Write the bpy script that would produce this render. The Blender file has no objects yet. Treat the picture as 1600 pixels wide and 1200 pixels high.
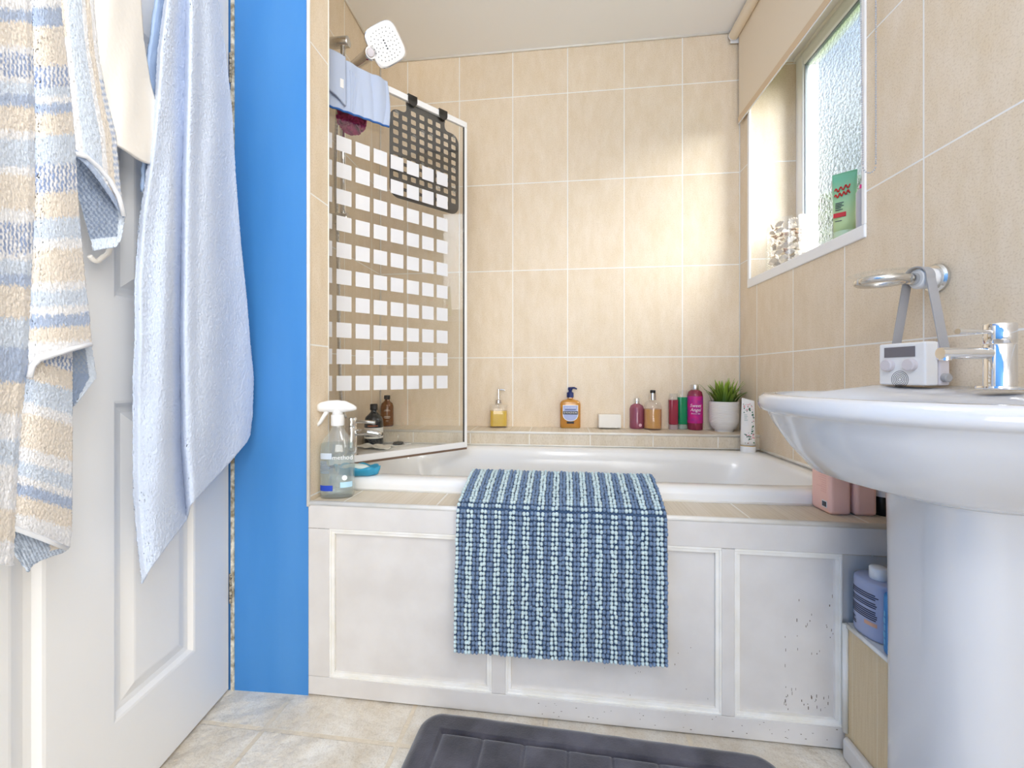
import bpy, bmesh, math, random
from mathutils import Vector, Matrix, noise
random.seed(7)
SC = bpy.context.scene
COL = SC.collection
R = math.radians

# ------------------------------------------------------------------ camera, sky, sun, fill lights, exposure
F, CX, CY, H = 661.0, 800.0, 586.0, 0.846
cam = bpy.data.cameras.new('camera'); camo = bpy.data.objects.new('camera', cam); COL.objects.link(camo)
cam.sensor_width = 36; cam.lens = F / 1600 * 36; cam.shift_y = -14 / 1600
cam.clip_start = 0.02
camo.location = (0, 0, H); camo.rotation_euler = (R(90), 0, 0)
SC.camera = camo
SC.view_settings.view_transform = 'Standard'; SC.view_settings.look = 'None'
SC.view_settings.gamma = 1; SC.view_settings.use_curve_mapping = False
SC.view_settings.exposure = 0.38
SC.cycles.max_bounces = 10; SC.cycles.diffuse_bounces = 5; SC.cycles.transparent_max_bounces = 16
SC.cycles.transmission_bounces = 8; SC.cycles.caustics_refractive = False; SC.cycles.caustics_reflective = False
SC.cycles.sample_clamp_indirect = 6

W = bpy.data.worlds.new('sky'); SC.world = W; W.use_nodes = True
wn = W.node_tree.nodes; wl = W.node_tree.links
bg = wn['Background']
tc = wn.new('ShaderNodeTexCoord'); sx = wn.new('ShaderNodeSeparateXYZ'); cr = wn.new('ShaderNodeValToRGB')
wl.new(tc.outputs['Generated'], sx.inputs[0]); wl.new(sx.outputs[2], cr.inputs[0])
cr.color_ramp.elements[0].position = 0.0; cr.color_ramp.elements[0].color = (.75, .80, .82, 1)
cr.color_ramp.elements[1].position = .85; cr.color_ramp.elements[1].color = (.10, .24, .62, 1)
e = cr.color_ramp.elements.new(.45); e.color = (.55, .70, .95, 1)
wno = wn.new('ShaderNodeTexNoise'); wno.inputs['Scale'].default_value = 3.0; wno.inputs['Detail'].default_value = 6
wl.new(tc.outputs['Generated'], wno.inputs[0])
wr = wn.new('ShaderNodeValToRGB'); wr.color_ramp.elements[0].position = .42; wr.color_ramp.elements[1].position = .62
wl.new(wno.outputs[0], wr.inputs[0])
wm = wn.new('ShaderNodeMix'); wm.data_type = 'RGBA'
wl.new(wr.outputs[0], wm.inputs[0]); wl.new(cr.outputs[0], wm.inputs[6]); wm.inputs[7].default_value = (1, 1, 1, 1)
wl.new(wm.outputs[2], bg.inputs[0]); bg.inputs[1].default_value = 1.25

def area(name, loc, rot, sx, sy, power, col=(1, 1, 1), portal=False):
    l = bpy.data.lights.new(name, 'AREA'); l.shape = 'RECTANGLE'; l.size = sx; l.size_y = sy; l.energy = power; l.color = col
    if portal: l.cycles.is_portal = True
    o = bpy.data.objects.new(name, l); COL.objects.link(o); o.location = loc; o.rotation_euler = rot
    return o
area('window_portal', (1.30, 1.45, 1.7), (0, R(90), R(5)), 1.0, .75, 1, portal=True)
sun = bpy.data.lights.new('hazy_sun', 'SUN'); sun.energy = 40; sun.angle = R(62); sun.color = (1, .99, .97)
suno = bpy.data.objects.new('hazy_sun', sun); COL.objects.link(suno)
suno.rotation_euler = Vector((-.60, .72, -.58)).to_track_quat('-Z', 'Y').to_euler()
pl_ = bpy.data.lights.new('room_fill', 'POINT'); pl_.energy = 13; pl_.shadow_soft_size = .2; pl_.color = (.985, .99, 1)  # soft fill added to brighten ceiling and door, no fitting modelled
plo = bpy.data.objects.new('room_fill', pl_); COL.objects.link(plo); plo.location = (-.02, -.15, 1.78)
area('side_fill', (.70, -.75, 1.55), (0, R(90), R(4)), 1.3, 1.2, 19, (1, .995, .98))  # unseen fill added to brighten the door side; this wall has no window here
area('rear_fill', (-.05, -2.65, 1.25), (R(112), 0, 0), 1.6, 1.9, 46, (1, .995, .98))  # broad fill added behind the camera, tilted up to lift the ceiling

# ------------------------------------------------------------------ helpers
def lin(c):
    return tuple((x / 12.92 if x <= .04045 else ((x + .055) / 1.055) ** 2.4) for x in c)
def hx(s):
    s = s.lstrip('#'); return lin(tuple(int(s[i:i + 2], 16) / 255 for i in (0, 2, 4)))
def ray(u, v, Y):
    return Vector(((u - CX) / F * Y, Y, H - (v - CY) / F * Y))
def lerpt(tab, x):
    if x <= tab[0][0]: return tab[0][1]
    for (a, b), (c, d) in zip(tab, tab[1:]):
        if x <= c: return b + (d - b) * (x - a) / (c - a) if c > a else d
    return tab[-1][1]
def smooth(x):
    x = max(0, min(1, x)); return x * x * (3 - 2 * x)

def mat(name, col, rough=.5, metal=0, bump=0, bscale=200, var=0, vscale=8, vcol=None, trans=0, ior=1.45, alpha=1,
        coat=0, sheen=0, spec=.5, sub=0, stretch=(1, 1, 1), bdist=.001):
    m = bpy.data.materials.new(name); m.use_nodes = True
    nt = m.node_tree; p = nt.nodes['Principled BSDF']
    c = hx(col) if isinstance(col, str) else col
    p.inputs['Base Color'].default_value = (*c, 1)
    p.inputs['Roughness'].default_value = rough; p.inputs['Metallic'].default_value = metal
    p.inputs['Transmission Weight'].default_value = trans; p.inputs['IOR'].default_value = ior
    p.inputs['Alpha'].default_value = alpha; p.inputs['Coat Weight'].default_value = coat
    p.inputs['Sheen Weight'].default_value = sheen; p.inputs['Specular IOR Level'].default_value = spec
    p.inputs['Coat Roughness'].default_value = .1
    tcn = nt.nodes.new('ShaderNodeTexCoord'); mp = nt.nodes.new('ShaderNodeMapping')
    mp.inputs['Scale'].default_value = stretch
    nt.links.new(tcn.outputs['Object'], mp.inputs[0])
    n = nt.nodes.new('ShaderNodeTexNoise'); n.inputs['Scale'].default_value = vscale; n.inputs['Detail'].default_value = 5
    nt.links.new(mp.outputs[0], n.inputs[0])
    if var or vcol:
        mx = nt.nodes.new('ShaderNodeMix'); mx.data_type = 'RGBA'
        rp = nt.nodes.new('ShaderNodeValToRGB'); rp.color_ramp.elements[0].position = .35; rp.color_ramp.elements[1].position = .65
        nt.links.new(n.outputs[0], rp.inputs[0]); nt.links.new(rp.outputs[0], mx.inputs[0])
        c2 = hx(vcol) if vcol else tuple(x * (1 - var) for x in c)
        mx.inputs[6].default_value = (*c, 1); mx.inputs[7].default_value = (*c2, 1)
        nt.links.new(mx.outputs[2], p.inputs['Base Color'])
    if bump:
        b = nt.nodes.new('ShaderNodeBump'); b.inputs['Strength'].default_value = bump; b.inputs['Distance'].default_value = bdist
        n2 = nt.nodes.new('ShaderNodeTexNoise'); n2.inputs['Scale'].default_value = bscale; n2.inputs['Detail'].default_value = 4
        nt.links.new(mp.outputs[0], n2.inputs[0]); nt.links.new(n2.outputs[0], b.inputs['Height'])
        nt.links.new(b.outputs[0], p.inputs['Normal'])
    return m

def glassy(name, col, amount=.85, rough=.03, gloss=.12):
    """thin clear wall or liquid: light passes straight through, tinted, with a glossy skin"""
    m = bpy.data.materials.new(name); m.use_nodes = True; nt = m.node_tree
    for n in list(nt.nodes):
        if n.type != 'OUTPUT_MATERIAL': nt.nodes.remove(n)
    out = [n for n in nt.nodes][0]
    t = nt.nodes.new('ShaderNodeBsdfTransparent'); c = hx(col) if isinstance(col, str) else col
    t.inputs[0].default_value = (*c, 1)
    p = nt.nodes.new('ShaderNodeBsdfPrincipled'); p.inputs['Base Color'].default_value = (*c, 1); p.inputs['Roughness'].default_value = .25
    g = nt.nodes.new('ShaderNodeBsdfGlossy'); g.inputs['Roughness'].default_value = rough
    g.inputs[0].default_value = (1, 1, 1, 1)
    lw = nt.nodes.new('ShaderNodeLayerWeight'); lw.inputs[0].default_value = .2
    ms = nt.nodes.new('ShaderNodeMixShader'); ms.inputs[0].default_value = amount
    nt.links.new(p.outputs[0], ms.inputs[1]); nt.links.new(t.outputs[0], ms.inputs[2])
    ma = nt.nodes.new('ShaderNodeMath'); ma.operation = 'MULTIPLY_ADD'; ma.inputs[1].default_value = .35; ma.inputs[2].default_value = gloss * .5
    nt.links.new(lw.outputs['Facing'], ma.inputs[0])
    m2 = nt.nodes.new('ShaderNodeMixShader'); nt.links.new(ma.outputs[0], m2.inputs[0])
    nt.links.new(ms.outputs[0], m2.inputs[1]); nt.links.new(g.outputs[0], m2.inputs[2])
    nt.links.new(m2.outputs[0], out.inputs[0])
    return m

def tile_mat(name, c1, c2, grout, bw=.2526, rh=.403, mortar=.0022, rough=.42, streak=(24, 8, 1), swap=False, off=(0, 0)):
    m = bpy.data.materials.new(name); m.use_nodes = True; nt = m.node_tree; p = nt.nodes['Principled BSDF']
    uv = nt.nodes.new('ShaderNodeUVMap')
    mp0 = nt.nodes.new('ShaderNodeMapping'); mp0.inputs['Location'].default_value = (off[0] + bw * 40, off[1] + rh * 40, 0)
    nt.links.new(uv.outputs[0], mp0.inputs[0])
    br = nt.nodes.new('ShaderNodeTexBrick'); br.offset = 0; br.squash = 1
    br.inputs['Scale'].default_value = 1; br.inputs['Brick Width'].default_value = bw; br.inputs['Row Height'].default_value = rh
    br.inputs['Mortar Size'].default_value = mortar; br.inputs['Mortar Smooth'].default_value = .15; br.inputs['Bias'].default_value = 0
    nt.links.new(mp0.outputs[0], br.inputs[0])
    br.inputs['Color1'].default_value = (1, 1, 1, 1); br.inputs['Color2'].default_value = (.955, .95, .945, 1); br.inputs['Mortar'].default_value = (1, 1, 1, 1)
    mp = nt.nodes.new('ShaderNodeMapping'); mp.inputs['Scale'].default_value = streak
    nt.links.new(uv.outputs[0], mp.inputs[0])
    n1 = nt.nodes.new('ShaderNodeTexNoise'); n1.inputs['Scale'].default_value = 1.0; n1.inputs['Detail'].default_value = 8; n1.inputs['Roughness'].default_value = .65
    nt.links.new(mp.outputs[0], n1.inputs[0])
    r1 = nt.nodes.new('ShaderNodeValToRGB'); r1.color_ramp.elements[0].position = .33; r1.color_ramp.elements[1].position = .7
    r1.color_ramp.elements[0].color = (*hx(c2), 1); r1.color_ramp.elements[1].color = (*hx(c1), 1)
    nt.links.new(n1.outputs[0], r1.inputs[0])
    n2 = nt.nodes.new('ShaderNodeTexNoise'); n2.inputs['Scale'].default_value = 260; n2.inputs['Detail'].default_value = 3
    nt.links.new(uv.outputs[0], n2.inputs[0])
    r2 = nt.nodes.new('ShaderNodeValToRGB'); r2.color_ramp.elements[0].position = .3; r2.color_ramp.elements[1].position = .5
    r2.color_ramp.elements[0].color = (.86, .83, .79, 1); r2.color_ramp.elements[1].color = (1, 1, 1, 1)
    nt.links.new(n2.outputs[0], r2.inputs[0])
    mu = nt.nodes.new('ShaderNodeMix'); mu.data_type = 'RGBA'; mu.blend_type = 'MULTIPLY'; mu.inputs[0].default_value = 1
    nt.links.new(r1.outputs[0], mu.inputs[6]); nt.links.new(r2.outputs[0], mu.inputs[7])
    mv = nt.nodes.new('ShaderNodeMix'); mv.data_type = 'RGBA'; mv.blend_type = 'MULTIPLY'; mv.inputs[0].default_value = 1
    nt.links.new(mu.outputs[2], mv.inputs[6]); nt.links.new(br.outputs['Color'], mv.inputs[7])
    mg = nt.nodes.new('ShaderNodeMix'); mg.data_type = 'RGBA'; mg.inputs[7].default_value = (*hx(grout), 1)
    nt.links.new(br.outputs['Fac'], mg.inputs[0]); nt.links.new(mv.outputs[2], mg.inputs[6])
    nt.links.new(mg.outputs[2], p.inputs['Base Color'])
    p.inputs['Roughness'].default_value = rough; p.inputs['Specular IOR Level'].default_value = .35
    b = nt.nodes.new('ShaderNodeBump'); b.invert = True; b.inputs['Strength'].default_value = .5; b.inputs['Distance'].default_value = .001
    nt.links.new(br.outputs['Fac'], b.inputs['Height']); nt.links.new(b.outputs[0], p.inputs['Normal'])
    return m

class MB:
    """collects shapes and links them as one mesh"""
    def __init__(s): s.v = []; s.f = []; s.m = []; s.uv = {}; s.c = {}
    def add(s, verts, faces, mi=0):
        o = len(s.v); s.v += [tuple(p) for p in verts]
        for f in faces: s.f.append(tuple(i + o for i in f)); s.m.append(mi)
        return o
    def box(s, a, b, mi=0):
        (x0, y0, z0), (x1, y1, z1) = a, b
        s.add([(x0, y0, z0), (x1, y0, z0), (x1, y1, z0), (x0, y1, z0), (x0, y0, z1), (x1, y0, z1), (x1, y1, z1), (x0, y1, z1)],
              [(0, 3, 2, 1), (4, 5, 6, 7), (0, 1, 5, 4), (1, 2, 6, 5), (2, 3, 7, 6), (3, 0, 4, 7)], mi)
        return s
    def prism(s, poly, z0, z1, mi=0):
        n = len(poly)
        s.add([(x, y, z0) for x, y in poly] + [(x, y, z1) for x, y in poly],
              [tuple(range(n - 1, -1, -1)), tuple(range(n, 2 * n))] + [(i, (i + 1) % n, n + (i + 1) % n, n + i) for i in range(n)], mi)
        return s
    def loft(s, loops, cap0=True, cap1=True, mi=0, closed=True):
        n = len(loops[0]); vs = [p for l in loops for p in l]; fs = []
        for k in range(len(loops) - 1):
            for i in range(n if closed else n - 1):
                j = (i + 1) % n; fs.append((k * n + i, k * n + j, (k + 1) * n + j, (k + 1) * n + i))
        if cap0: fs.append(tuple(range(n - 1, -1, -1)))
        if cap1: fs.append(tuple(range((len(loops) - 1) * n, len(loops) * n)))
        s.add(vs, fs, mi); return s
    def lathe(s, prof, n=32, c=(0, 0, 0), mi=0, ex=1, ey=1, pw=2):
        L = []
        for r, z in prof:
            lp = []
            for i in range(n):
                a = 2 * math.pi * i / n; ca, sa = math.cos(a), math.sin(a)
                if pw != 2:
                    ca = math.copysign(abs(ca) ** (2 / pw), ca); sa = math.copysign(abs(sa) ** (2 / pw), sa)
                lp.append((c[0] + r * ex * ca, c[1] + r * ey * sa, c[2] + z))
            L.append(lp)
        return s.loft(L, True, True, mi)
    def tube(s, pts, r, n=10, mi=0):
        pts = [Vector(p) for p in pts]; L = []; up = None
        for i, p in enumerate(pts):
            t = (pts[min(i + 1, len(pts) - 1)] - pts[max(i - 1, 0)]).normalized()
            if up is None:
                up = t.cross(Vector((0, 0, 1)));
                if up.length < .1: up = t.cross(Vector((1, 0, 0)))
            up = (up - t * up.dot(t)).normalized(); w = t.cross(up)
            rr = r[i] if isinstance(r, (list, tuple)) else r
            L.append([p + (up * math.cos(2 * math.pi * k / n) + w * math.sin(2 * math.pi * k / n)) * rr for k in range(n)])
        return s.loft(L, True, True, mi)
    def ball(s, c, r, n=8, m=6, sc=(1, 1, 1), mi=0, rot=None):
        prof = [(max(.0001, math.sin(math.pi * k / m)), -math.cos(math.pi * k / m)) for k in range(m + 1)]
        L = []
        for q, z in prof:
            lp = []
            for i in range(n):
                p = Vector((q * math.cos(2 * math.pi * i / n) * sc[0], q * math.sin(2 * math.pi * i / n) * sc[1], z * sc[2])) * r
                if rot: p = rot @ p
                lp.append(p + Vector(c))
            L.append(lp)
        return s.loft(L, True, True, mi)
    def grid(s, nu, nv, fn, mi=0):
        o = len(s.v)
        s.add([fn(i / nu, j / nv) for j in range(nv + 1) for i in range(nu + 1)],
              [(j * (nu + 1) + i, j * (nu + 1) + i + 1, (j + 1) * (nu + 1) + i + 1, (j + 1) * (nu + 1) + i) for j in range(nv) for i in range(nu)], mi)
        return o
    def xf(s, M):
        s.v = [tuple(M @ Vector(p)) for p in s.v]; return s
    def build(s, name, mats, parent=None, smooth_=False, bevel=0, seg=2, solid=0, sub=0, ang=None):
        me = bpy.data.meshes.new(name); me.from_pydata(s.v, [], s.f)
        for m in (mats if isinstance(mats, (list, tuple)) else [mats]): me.materials.append(m)
        for p, mi in zip(me.polygons, s.m): p.material_index = mi; p.use_smooth = smooth_
        if s.uv:
            ul = me.uv_layers.new(name='UVMap')
            for p in me.polygons:
                for li, vi in zip(p.loop_indices, p.vertices):
                    q = s.uv.get((p.index, vi)) or s.uv.get(vi)
                    if q: ul.data[li].uv = q
        if s.c:
            ca = me.color_attributes.new('Col', 'FLOAT_COLOR', 'POINT')
            for i, c in s.c.items(): ca.data[i].color = (*c, 1)
        bm = bmesh.new(); bm.from_mesh(me); bmesh.ops.recalc_face_normals(bm, faces=bm.faces)
        if smooth_ and ang:
            for ed in bm.edges:
                if len(ed.link_faces) == 2 and ed.calc_face_angle(0) > R(ang): ed.smooth = False
        bm.to_mesh(me); bm.free()
        o = bpy.data.objects.new(name, me); COL.objects.link(o)
        if parent: o.parent = parent
        if bevel:
            b = o.modifiers.new('b', 'BEVEL'); b.width = bevel; b.segments = seg; b.limit_method = 'ANGLE'; b.angle_limit = R(40)
        if solid:
            b = o.modifiers.new('s', 'SOLIDIFY'); b.thickness = solid; b.offset = 0
        if sub:
            b = o.modifiers.new('u', 'SUBSURF'); b.levels = sub; b.render_levels = sub
        return o

def thing(name, label, cat, loc=(0, 0, 0), rz=0, group=None):
    o = bpy.data.objects.new(name, None); COL.objects.link(o); o.empty_display_size = .05
    o.location = loc; o.rotation_euler = (0, 0, rz); return tag(o, label, cat, group)
def tag(o, label, cat, group=None):
    o['label'] = label; o['category'] = cat
    if group: o['group'] = group
    return o
def struct(o, label=None, cat=None):
    o['kind'] = 'structure'
    if label: o['label'] = label
    if cat: o['category'] = cat
    return o

def text_mb(txt, size, mi=0, shear=0, ext=.0002, align='CENTER'):
    c = bpy.data.curves.new('t', 'FONT'); c.body = txt; c.size = size; c.align_x = align; c.align_y = 'CENTER'; c.shear = shear
    c.extrude = ext; c.resolution_u = 2
    o = bpy.data.objects.new('t', c); COL.objects.link(o)
    dg = bpy.context.evaluated_depsgraph_get(); me = o.evaluated_get(dg).to_mesh()
    b = MB(); b.add([v.co.copy() for v in me.vertices], [tuple(p.vertices) for p in me.polygons], mi)
    o.evaluated_get(dg).to_mesh_clear(); bpy.data.objects.remove(o); bpy.data.curves.remove(c)
    return b
def on_front(b, y, z, x=0):
    """flat lettering turned to stand upright on a face looking towards -y"""
    b.v = [(x + p[0], y - p[2], z + p[1]) for p in b.v]; return b
def on_round(b, r, z, ex=1, ey=1, phase=0):
    """lettering wrapped on an upright round body, front at -y"""
    out = []
    for p in b.v:
        a = p[0] / r + phase; q = r + p[2]
        out.append((q * ex * math.sin(a), -q * ey * math.cos(a), z + p[1]))
    b.v = out; return b

# ------------------------------------------------------------------ materials
M = {}
M['tile'] = tile_mat('beige_wall_tile', '#F2E3CE', '#E8D6BA', '#F8F6F1')
M['tile_ledge'] = tile_mat('beige_ledge_tile', '#E8DECE', '#DACDB6', '#F2EEE6', bw=.2526, rh=2.0)
M['white_paint'] = mat('white_gloss_paint', '#EDEBE8', .35, var=.03, vscale=5)
M['panel_paint'] = mat('old_off_white_paint', '#DEDAD6', .45, vcol='#D5D0CB', vscale=9, bump=.15, bscale=60)
M['bead_paint'] = mat('bead_white_paint', '#F2F0EC', .4, vcol='#EAE6DC', vscale=14)
M['door_paint'] = mat('white_door_paint', '#F2F1EF', .38, bump=.06, bscale=120, stretch=(4, 4, .4))
M['blue'] = mat('blue_wall_paint', '#3F86CC', .5, vcol='#4A8DD0', vscale=3, bump=.08, bscale=90, stretch=(3, 3, .6))
M['ceiling'] = mat('white_ceiling_paint', '#F7F6F4', .7, bump=.1, bscale=40, stretch=(.5, 6, 1))
M['acrylic'] = mat('white_bath_acrylic', '#F1F1F0', .16, coat=.3)
M['ceramic'] = mat('white_ceramic', '#D6D6D8', .09, coat=.4)
M['upvc'] = mat('white_upvc', '#F4F4F4', .3)
M['chrome'] = mat('chrome', (.85, .85, .86), .07, metal=1)
M['chrome_dull'] = mat('scaled_chrome', (.72, .71, .69), .22, metal=1, bump=.25, bscale=300)
M['blind'] = mat('cream_blind_fabric', '#EFE0C8', .85, bump=.1, bscale=700)
M['white_plastic'] = mat('white_plastic', '#F2F2F2', .3)
M['grey_plastic'] = mat('pale_grey_plastic', '#D9D3D7', .4)
M['strap'] = mat('grey_strap', '#A9A8AA', .6, bump=.1, bscale=500)
M['black'] = mat('black_plastic', '#1B1B1C', .35)
M['dark_rubber'] = mat('dark_grey_rubber', '#3E3A36', .4)
M['red_brown'] = mat('brown_rubber_seal', '#7A6353', .6)
M['clear_bottle'] = glassy('clear_bottle_plastic', (.93, .95, .95), .90, .05, .12)
M['glass'] = glassy('clear_glass', (.992, .998, .995), 1.0, .01, .05)
M['clear'] = glassy('clear_plastic', (.985, .99, .99), .95, .05, .08)
M['decal'] = mat('white_frosted_square', '#E7E8EC', .5)

# floor: embossed vinyl stone squares
M['floor'] = tile_mat('stone_vinyl_floor', '#F3EFE6', '#D6C9B4', '#DFD2BC', bw=.333, rh=.333, mortar=.006, rough=.4, streak=(9, 6, 1))
nt = M['floor'].node_tree
fb = [n for n in nt.nodes if n.type == 'BUMP'][0]; fn_ = nt.nodes.new('ShaderNodeTexNoise'); fn_.inputs['Scale'].default_value = 22; fn_.inputs['Detail'].default_value = 6
nt.links.new([n for n in nt.nodes if n.type == 'UVMAP'][0].outputs[0], fn_.inputs[0])
b2 = nt.nodes.new('ShaderNodeBump'); b2.inputs['Strength'].default_value = .9; b2.inputs['Distance'].default_value = .012
nt.links.new(fn_.outputs[0], b2.inputs['Height']); nt.links.new(fb.outputs[0], b2.inputs['Normal'])
nt.links.new(b2.outputs[0], nt.nodes['Principled BSDF'].inputs['Normal'])
fb.inputs['Distance'].default_value = .004

# ------------------------------------------------------------------ room shell
CEIL, ROW = 2.348, .927
def line(p, q):
    p, q = Vector(p), Vector(q); d = (q - p).normalized(); return p, d, (q - p).length
def slab(name, p, q, z0, z1, out, mats, s_off=0, holes=(), thick=.1, rmat=0, smat=0, zoff=ROW, depth=None):
    """upright wall from p to q; `out` = unit vector leaving the room; holes = (s0, s1, z0, z1)"""
    P, d, L = line(p, q); out = Vector(out).normalized()
    b = MB()
    ss = sorted({0, L, *[h[0] for h in holes], *[h[1] for h in holes]}); zs = sorted({z0, z1, *[h[2] for h in holes], *[h[3] for h in holes]})
    def pt(s, z, k): w = P + d * s + out * k; return (w.x, w.y, z)
    def quad(a, uvs, mi=0):
        o = b.add(a, [(0, 1, 2, 3)], mi); fi = len(b.f) - 1
        for k in range(4): b.uv[(fi, o + k)] = uvs[k]
    for s0, s1 in zip(ss, ss[1:]):
        for a, c in zip(zs, zs[1:]):
            if any(h[0] <= s0 < h[1] and h[2] <= a < h[3] for h in holes): continue
            quad([pt(s0, a, 0), pt(s1, a, 0), pt(s1, c, 0), pt(s0, c, 0)], [(s - s_off, z - zoff) for s, z in ((s0, a), (s1, a), (s1, c), (s0, c))])
            quad([pt(s0, a, thick), pt(s1, a, thick), pt(s1, c, thick), pt(s0, c, thick)], [(0, 0)] * 4, rmat)
    for (s0, s1, z0_, z1_) in holes:
        for sv in (s0, s1):
            quad([pt(sv, z0_, 0), pt(sv, z0_, thick), pt(sv, z1_, thick), pt(sv, z1_, 0)], [(.01, z0_ - zoff), (.01 + thick, z0_ - zoff), (.01 + thick, z1_ - zoff), (.01, z1_ - zoff)])
        for zv, mi in ((z0_, smat), (z1_, smat)):
            quad([pt(s0, zv, 0), pt(s0, zv, thick), pt(s1, zv, thick), pt(s1, zv, 0)], [(.01 + s0, .01), (.01 + s0, .2), (.01 + s1, .2), (.01 + s1, .01)], mi)
    quad([pt(0, z0, 0), pt(0, z0, thick), pt(0, z1, thick), pt(0, z1, 0)], [(.01, z0 - zoff), (.01 + thick, z0 - zoff), (.01 + thick, z1 - zoff), (.01, z1 - zoff)])
    quad([pt(L, z0, 0), pt(L, z0, thick), pt(L, z1, thick), pt(L, z1, 0)], [(.01, z0 - zoff), (.01 + thick, z0 - zoff), (.01 + thick, z1 - zoff), (.01, z1 - zoff)])
    return struct(b.build(name, mats))

def yb(x): return 1.9641 - .1145 * x                 # back wall line
def xr(y): return .9965 - .0856 * (1.848 - y)         # wall with the window
def xl(y): return -.6347 + .1014 * (y - 2.0367)       # recessed shower wall
def yp(x): return 1.0477 - .129 * x                   # bath panel plane
def yl(x): return 1.79 - .1145 * x                    # front of the ledge
A, B = (-.6347, yb(-.6347)), (.9965, yb(.9965))
aL = (Vector((-.2475, yb(-.2475))) - Vector(A)).length
slab('wall_back', (A[0] - .10, yb(A[0] - .10)), (B[0] + .1, yb(B[0] + .1)), 0, CEIL, (.11, 1), [M['tile']], s_off=aL + .1 * 1.0065)
WS0, WS1, WZ0, WZ1 = .083, .733, 1.243, 2.15          # window opening along the wall from the corner
nR = Vector((.9963, -.0853))
slab('wall_right', B, (xr(-2.8), -2.8), 0, CEIL, nR, [M['tile'], M['white_paint']], s_off=.151, holes=[(WS0, WS1, WZ0, WZ1)], thick=.25, rmat=1, smat=1)
slab('wall_left', (A[0] + .1014 * .05, A[1] + .05), (xl(1.222), 1.222), 0, CEIL, (-1, .1), [M['tile']], s_off=.145, thick=.1)
# stub wall between the shower and the door: tiled on its side, blue towards the room
nib = MB()
N0, N1, N2, N3 = (-.5374, 1.117), (-.5258, 1.2115), (-.78, 1.236), (-1.1, 1.168)
pts = [N0, N1, N2, (-1.1, 1.24), N3]
def nquad(p, q, mi, u0=.05):
    o = nib.add([(*p, 0), (*q, 0), (*q, CEIL), (*p, CEIL)], [(0, 1, 2, 3)], mi); L = (Vector(p) - Vector(q)).length; fi = len(nib.f) - 1
    for k, uvv in enumerate(((u0, -ROW), (u0 + L, -ROW), (u0 + L, CEIL - ROW), (u0, CEIL - ROW))): nib.uv[(fi, o + k)] = uvv
for i, (p, q) in enumerate(zip(pts, pts[1:] + pts[:1])): nquad(p, q, 1 if i in (3, 4) else 0)
struct(nib.build('wall_stub', [M['tile'], M['blue']]))
slab('wall_far_left', (-1.02, 1.2), (-1.02, -2.8), 0, CEIL, (-1, 0), [M['blue']], thick=.08)
slab('wall_front', (-1.1, -2.8), (.95, -2.8), 0, CEIL, (0, -1), [M['white_paint']], thick=.08)
b = MB(); b.box((-1.2, -2.95, -.06), (1.4, 2.2, 0)); b.uv = {i: (v[0] * math.cos(.13) - v[1] * math.sin(.13) + .588 + .13, v[1] * math.cos(.13) + v[0] * math.sin(.13) - .925) for i, v in enumerate(b.v)}
struct(b.build('floor', M['floor']))
b = MB(); b.box((-1.2, -2.95, CEIL), (1.4, 2.25, CEIL + .08)); struct(b.build('ceiling', M['ceiling']))
# white corner beads
b = MB(); b.tube([(-.5374, 1.117, 0.5), (-.5374, 1.117, CEIL)], .005, 8); struct(b.build('trim_1', M['bead_paint'], smooth_=True))
b = MB(); b.tube([(-.5258, 1.2115, 0.55), (-.5258, 1.2115, CEIL)], .0022, 8); struct(b.build('trim_2', M['bead_paint'], smooth_=True))
b = MB(); b.tube([(A[0] + .003, A[1] - .003, .6), (A[0] + .003, A[1] - .003, CEIL)], .003, 6)
b.tube([(B[0] - .002, B[1] - .002, .6), (B[0] - .002, B[1] - .002, CEIL)], .0022, 6)
b.tube([(A[0], A[1] - .004, CEIL - .002), (B[0], B[1] - .004, CEIL - .002)], .005, 6)
b.tube([(A[0] + .004, A[1], CEIL - .002), (xl(1.24) + .004, 1.24, CEIL - .002)], .005, 6)
struct(b.build('trim_3', M['bead_paint'], smooth_=True))

# tiled ledge along the back wall and tiled deck in front of the bath
def flat_uv(b, ang=-.114, ou=0, ov=.5):
    b.uv = {i: (v[0] * math.cos(ang) + v[1] * math.sin(ang) + ou, ov + .3 * v[2]) for i, v in enumerate(b.v)}
b = MB(); xe = (-.66, .985)
b.prism([(xl(yl(-.655)) - .02, yl(-.655)), (xr(1.70) + .01, yl(.985)), (xr(1.85) + .01, yb(.985) + .01), (-.655, yb(-.655) + .01)], .45, .607)
flat_uv(b, ou=.13); struct(b.build('trim_4', M['tile_ledge']))
b = MB(); x0, x1 = xl(yl(-.655)) , xr(yl(.98))
b.tube([(x0, yl(x0) + .001, .603), (x1, yl(x1) + .001, .603)], .0055, 8)
b.tube([(x0, yl(x0) - .002, .5505), (x1, yl(x1) - .002, .5505)], .004, 6); struct(b.build('trim_5', M['bead_paint'], smooth_=True))
PD = Vector((math.cos(R(-7.35)), math.sin(R(-7.35)), 0)); PN = Vector((-PD.y, PD.x, 0)) # along the panel / away from the room
BO = Vector((-.715, 1.262, 0)); BX = Vector((.9925, -.1219, 0)); BY = Vector((.1219, .9925, 0))
def bath(x, y, z):
    p = BO + BX * x + BY * y; lim = xr(p.y) - .0025 - max(0, 1.652 - x) * .985
    return (max(min(p.x, lim) if x > 1.2 else p.x, xl(p.y) + .002), p.y, z)
b = MB()
q0 = BO + BX * .19 + BY * .03; q1 = BO + BX * 1.66 + BY * .03
b.prism([(-.5330, yp(-.533) + .004), (xr(.93), yp(xr(.93)) + .004), (q1.x, q1.y), (q0.x, q0.y), (-.527, 1.205)], .44, .511)
flat_uv(b, ou=.064); struct(b.build('trim_6', M['tile_ledge']))

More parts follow.
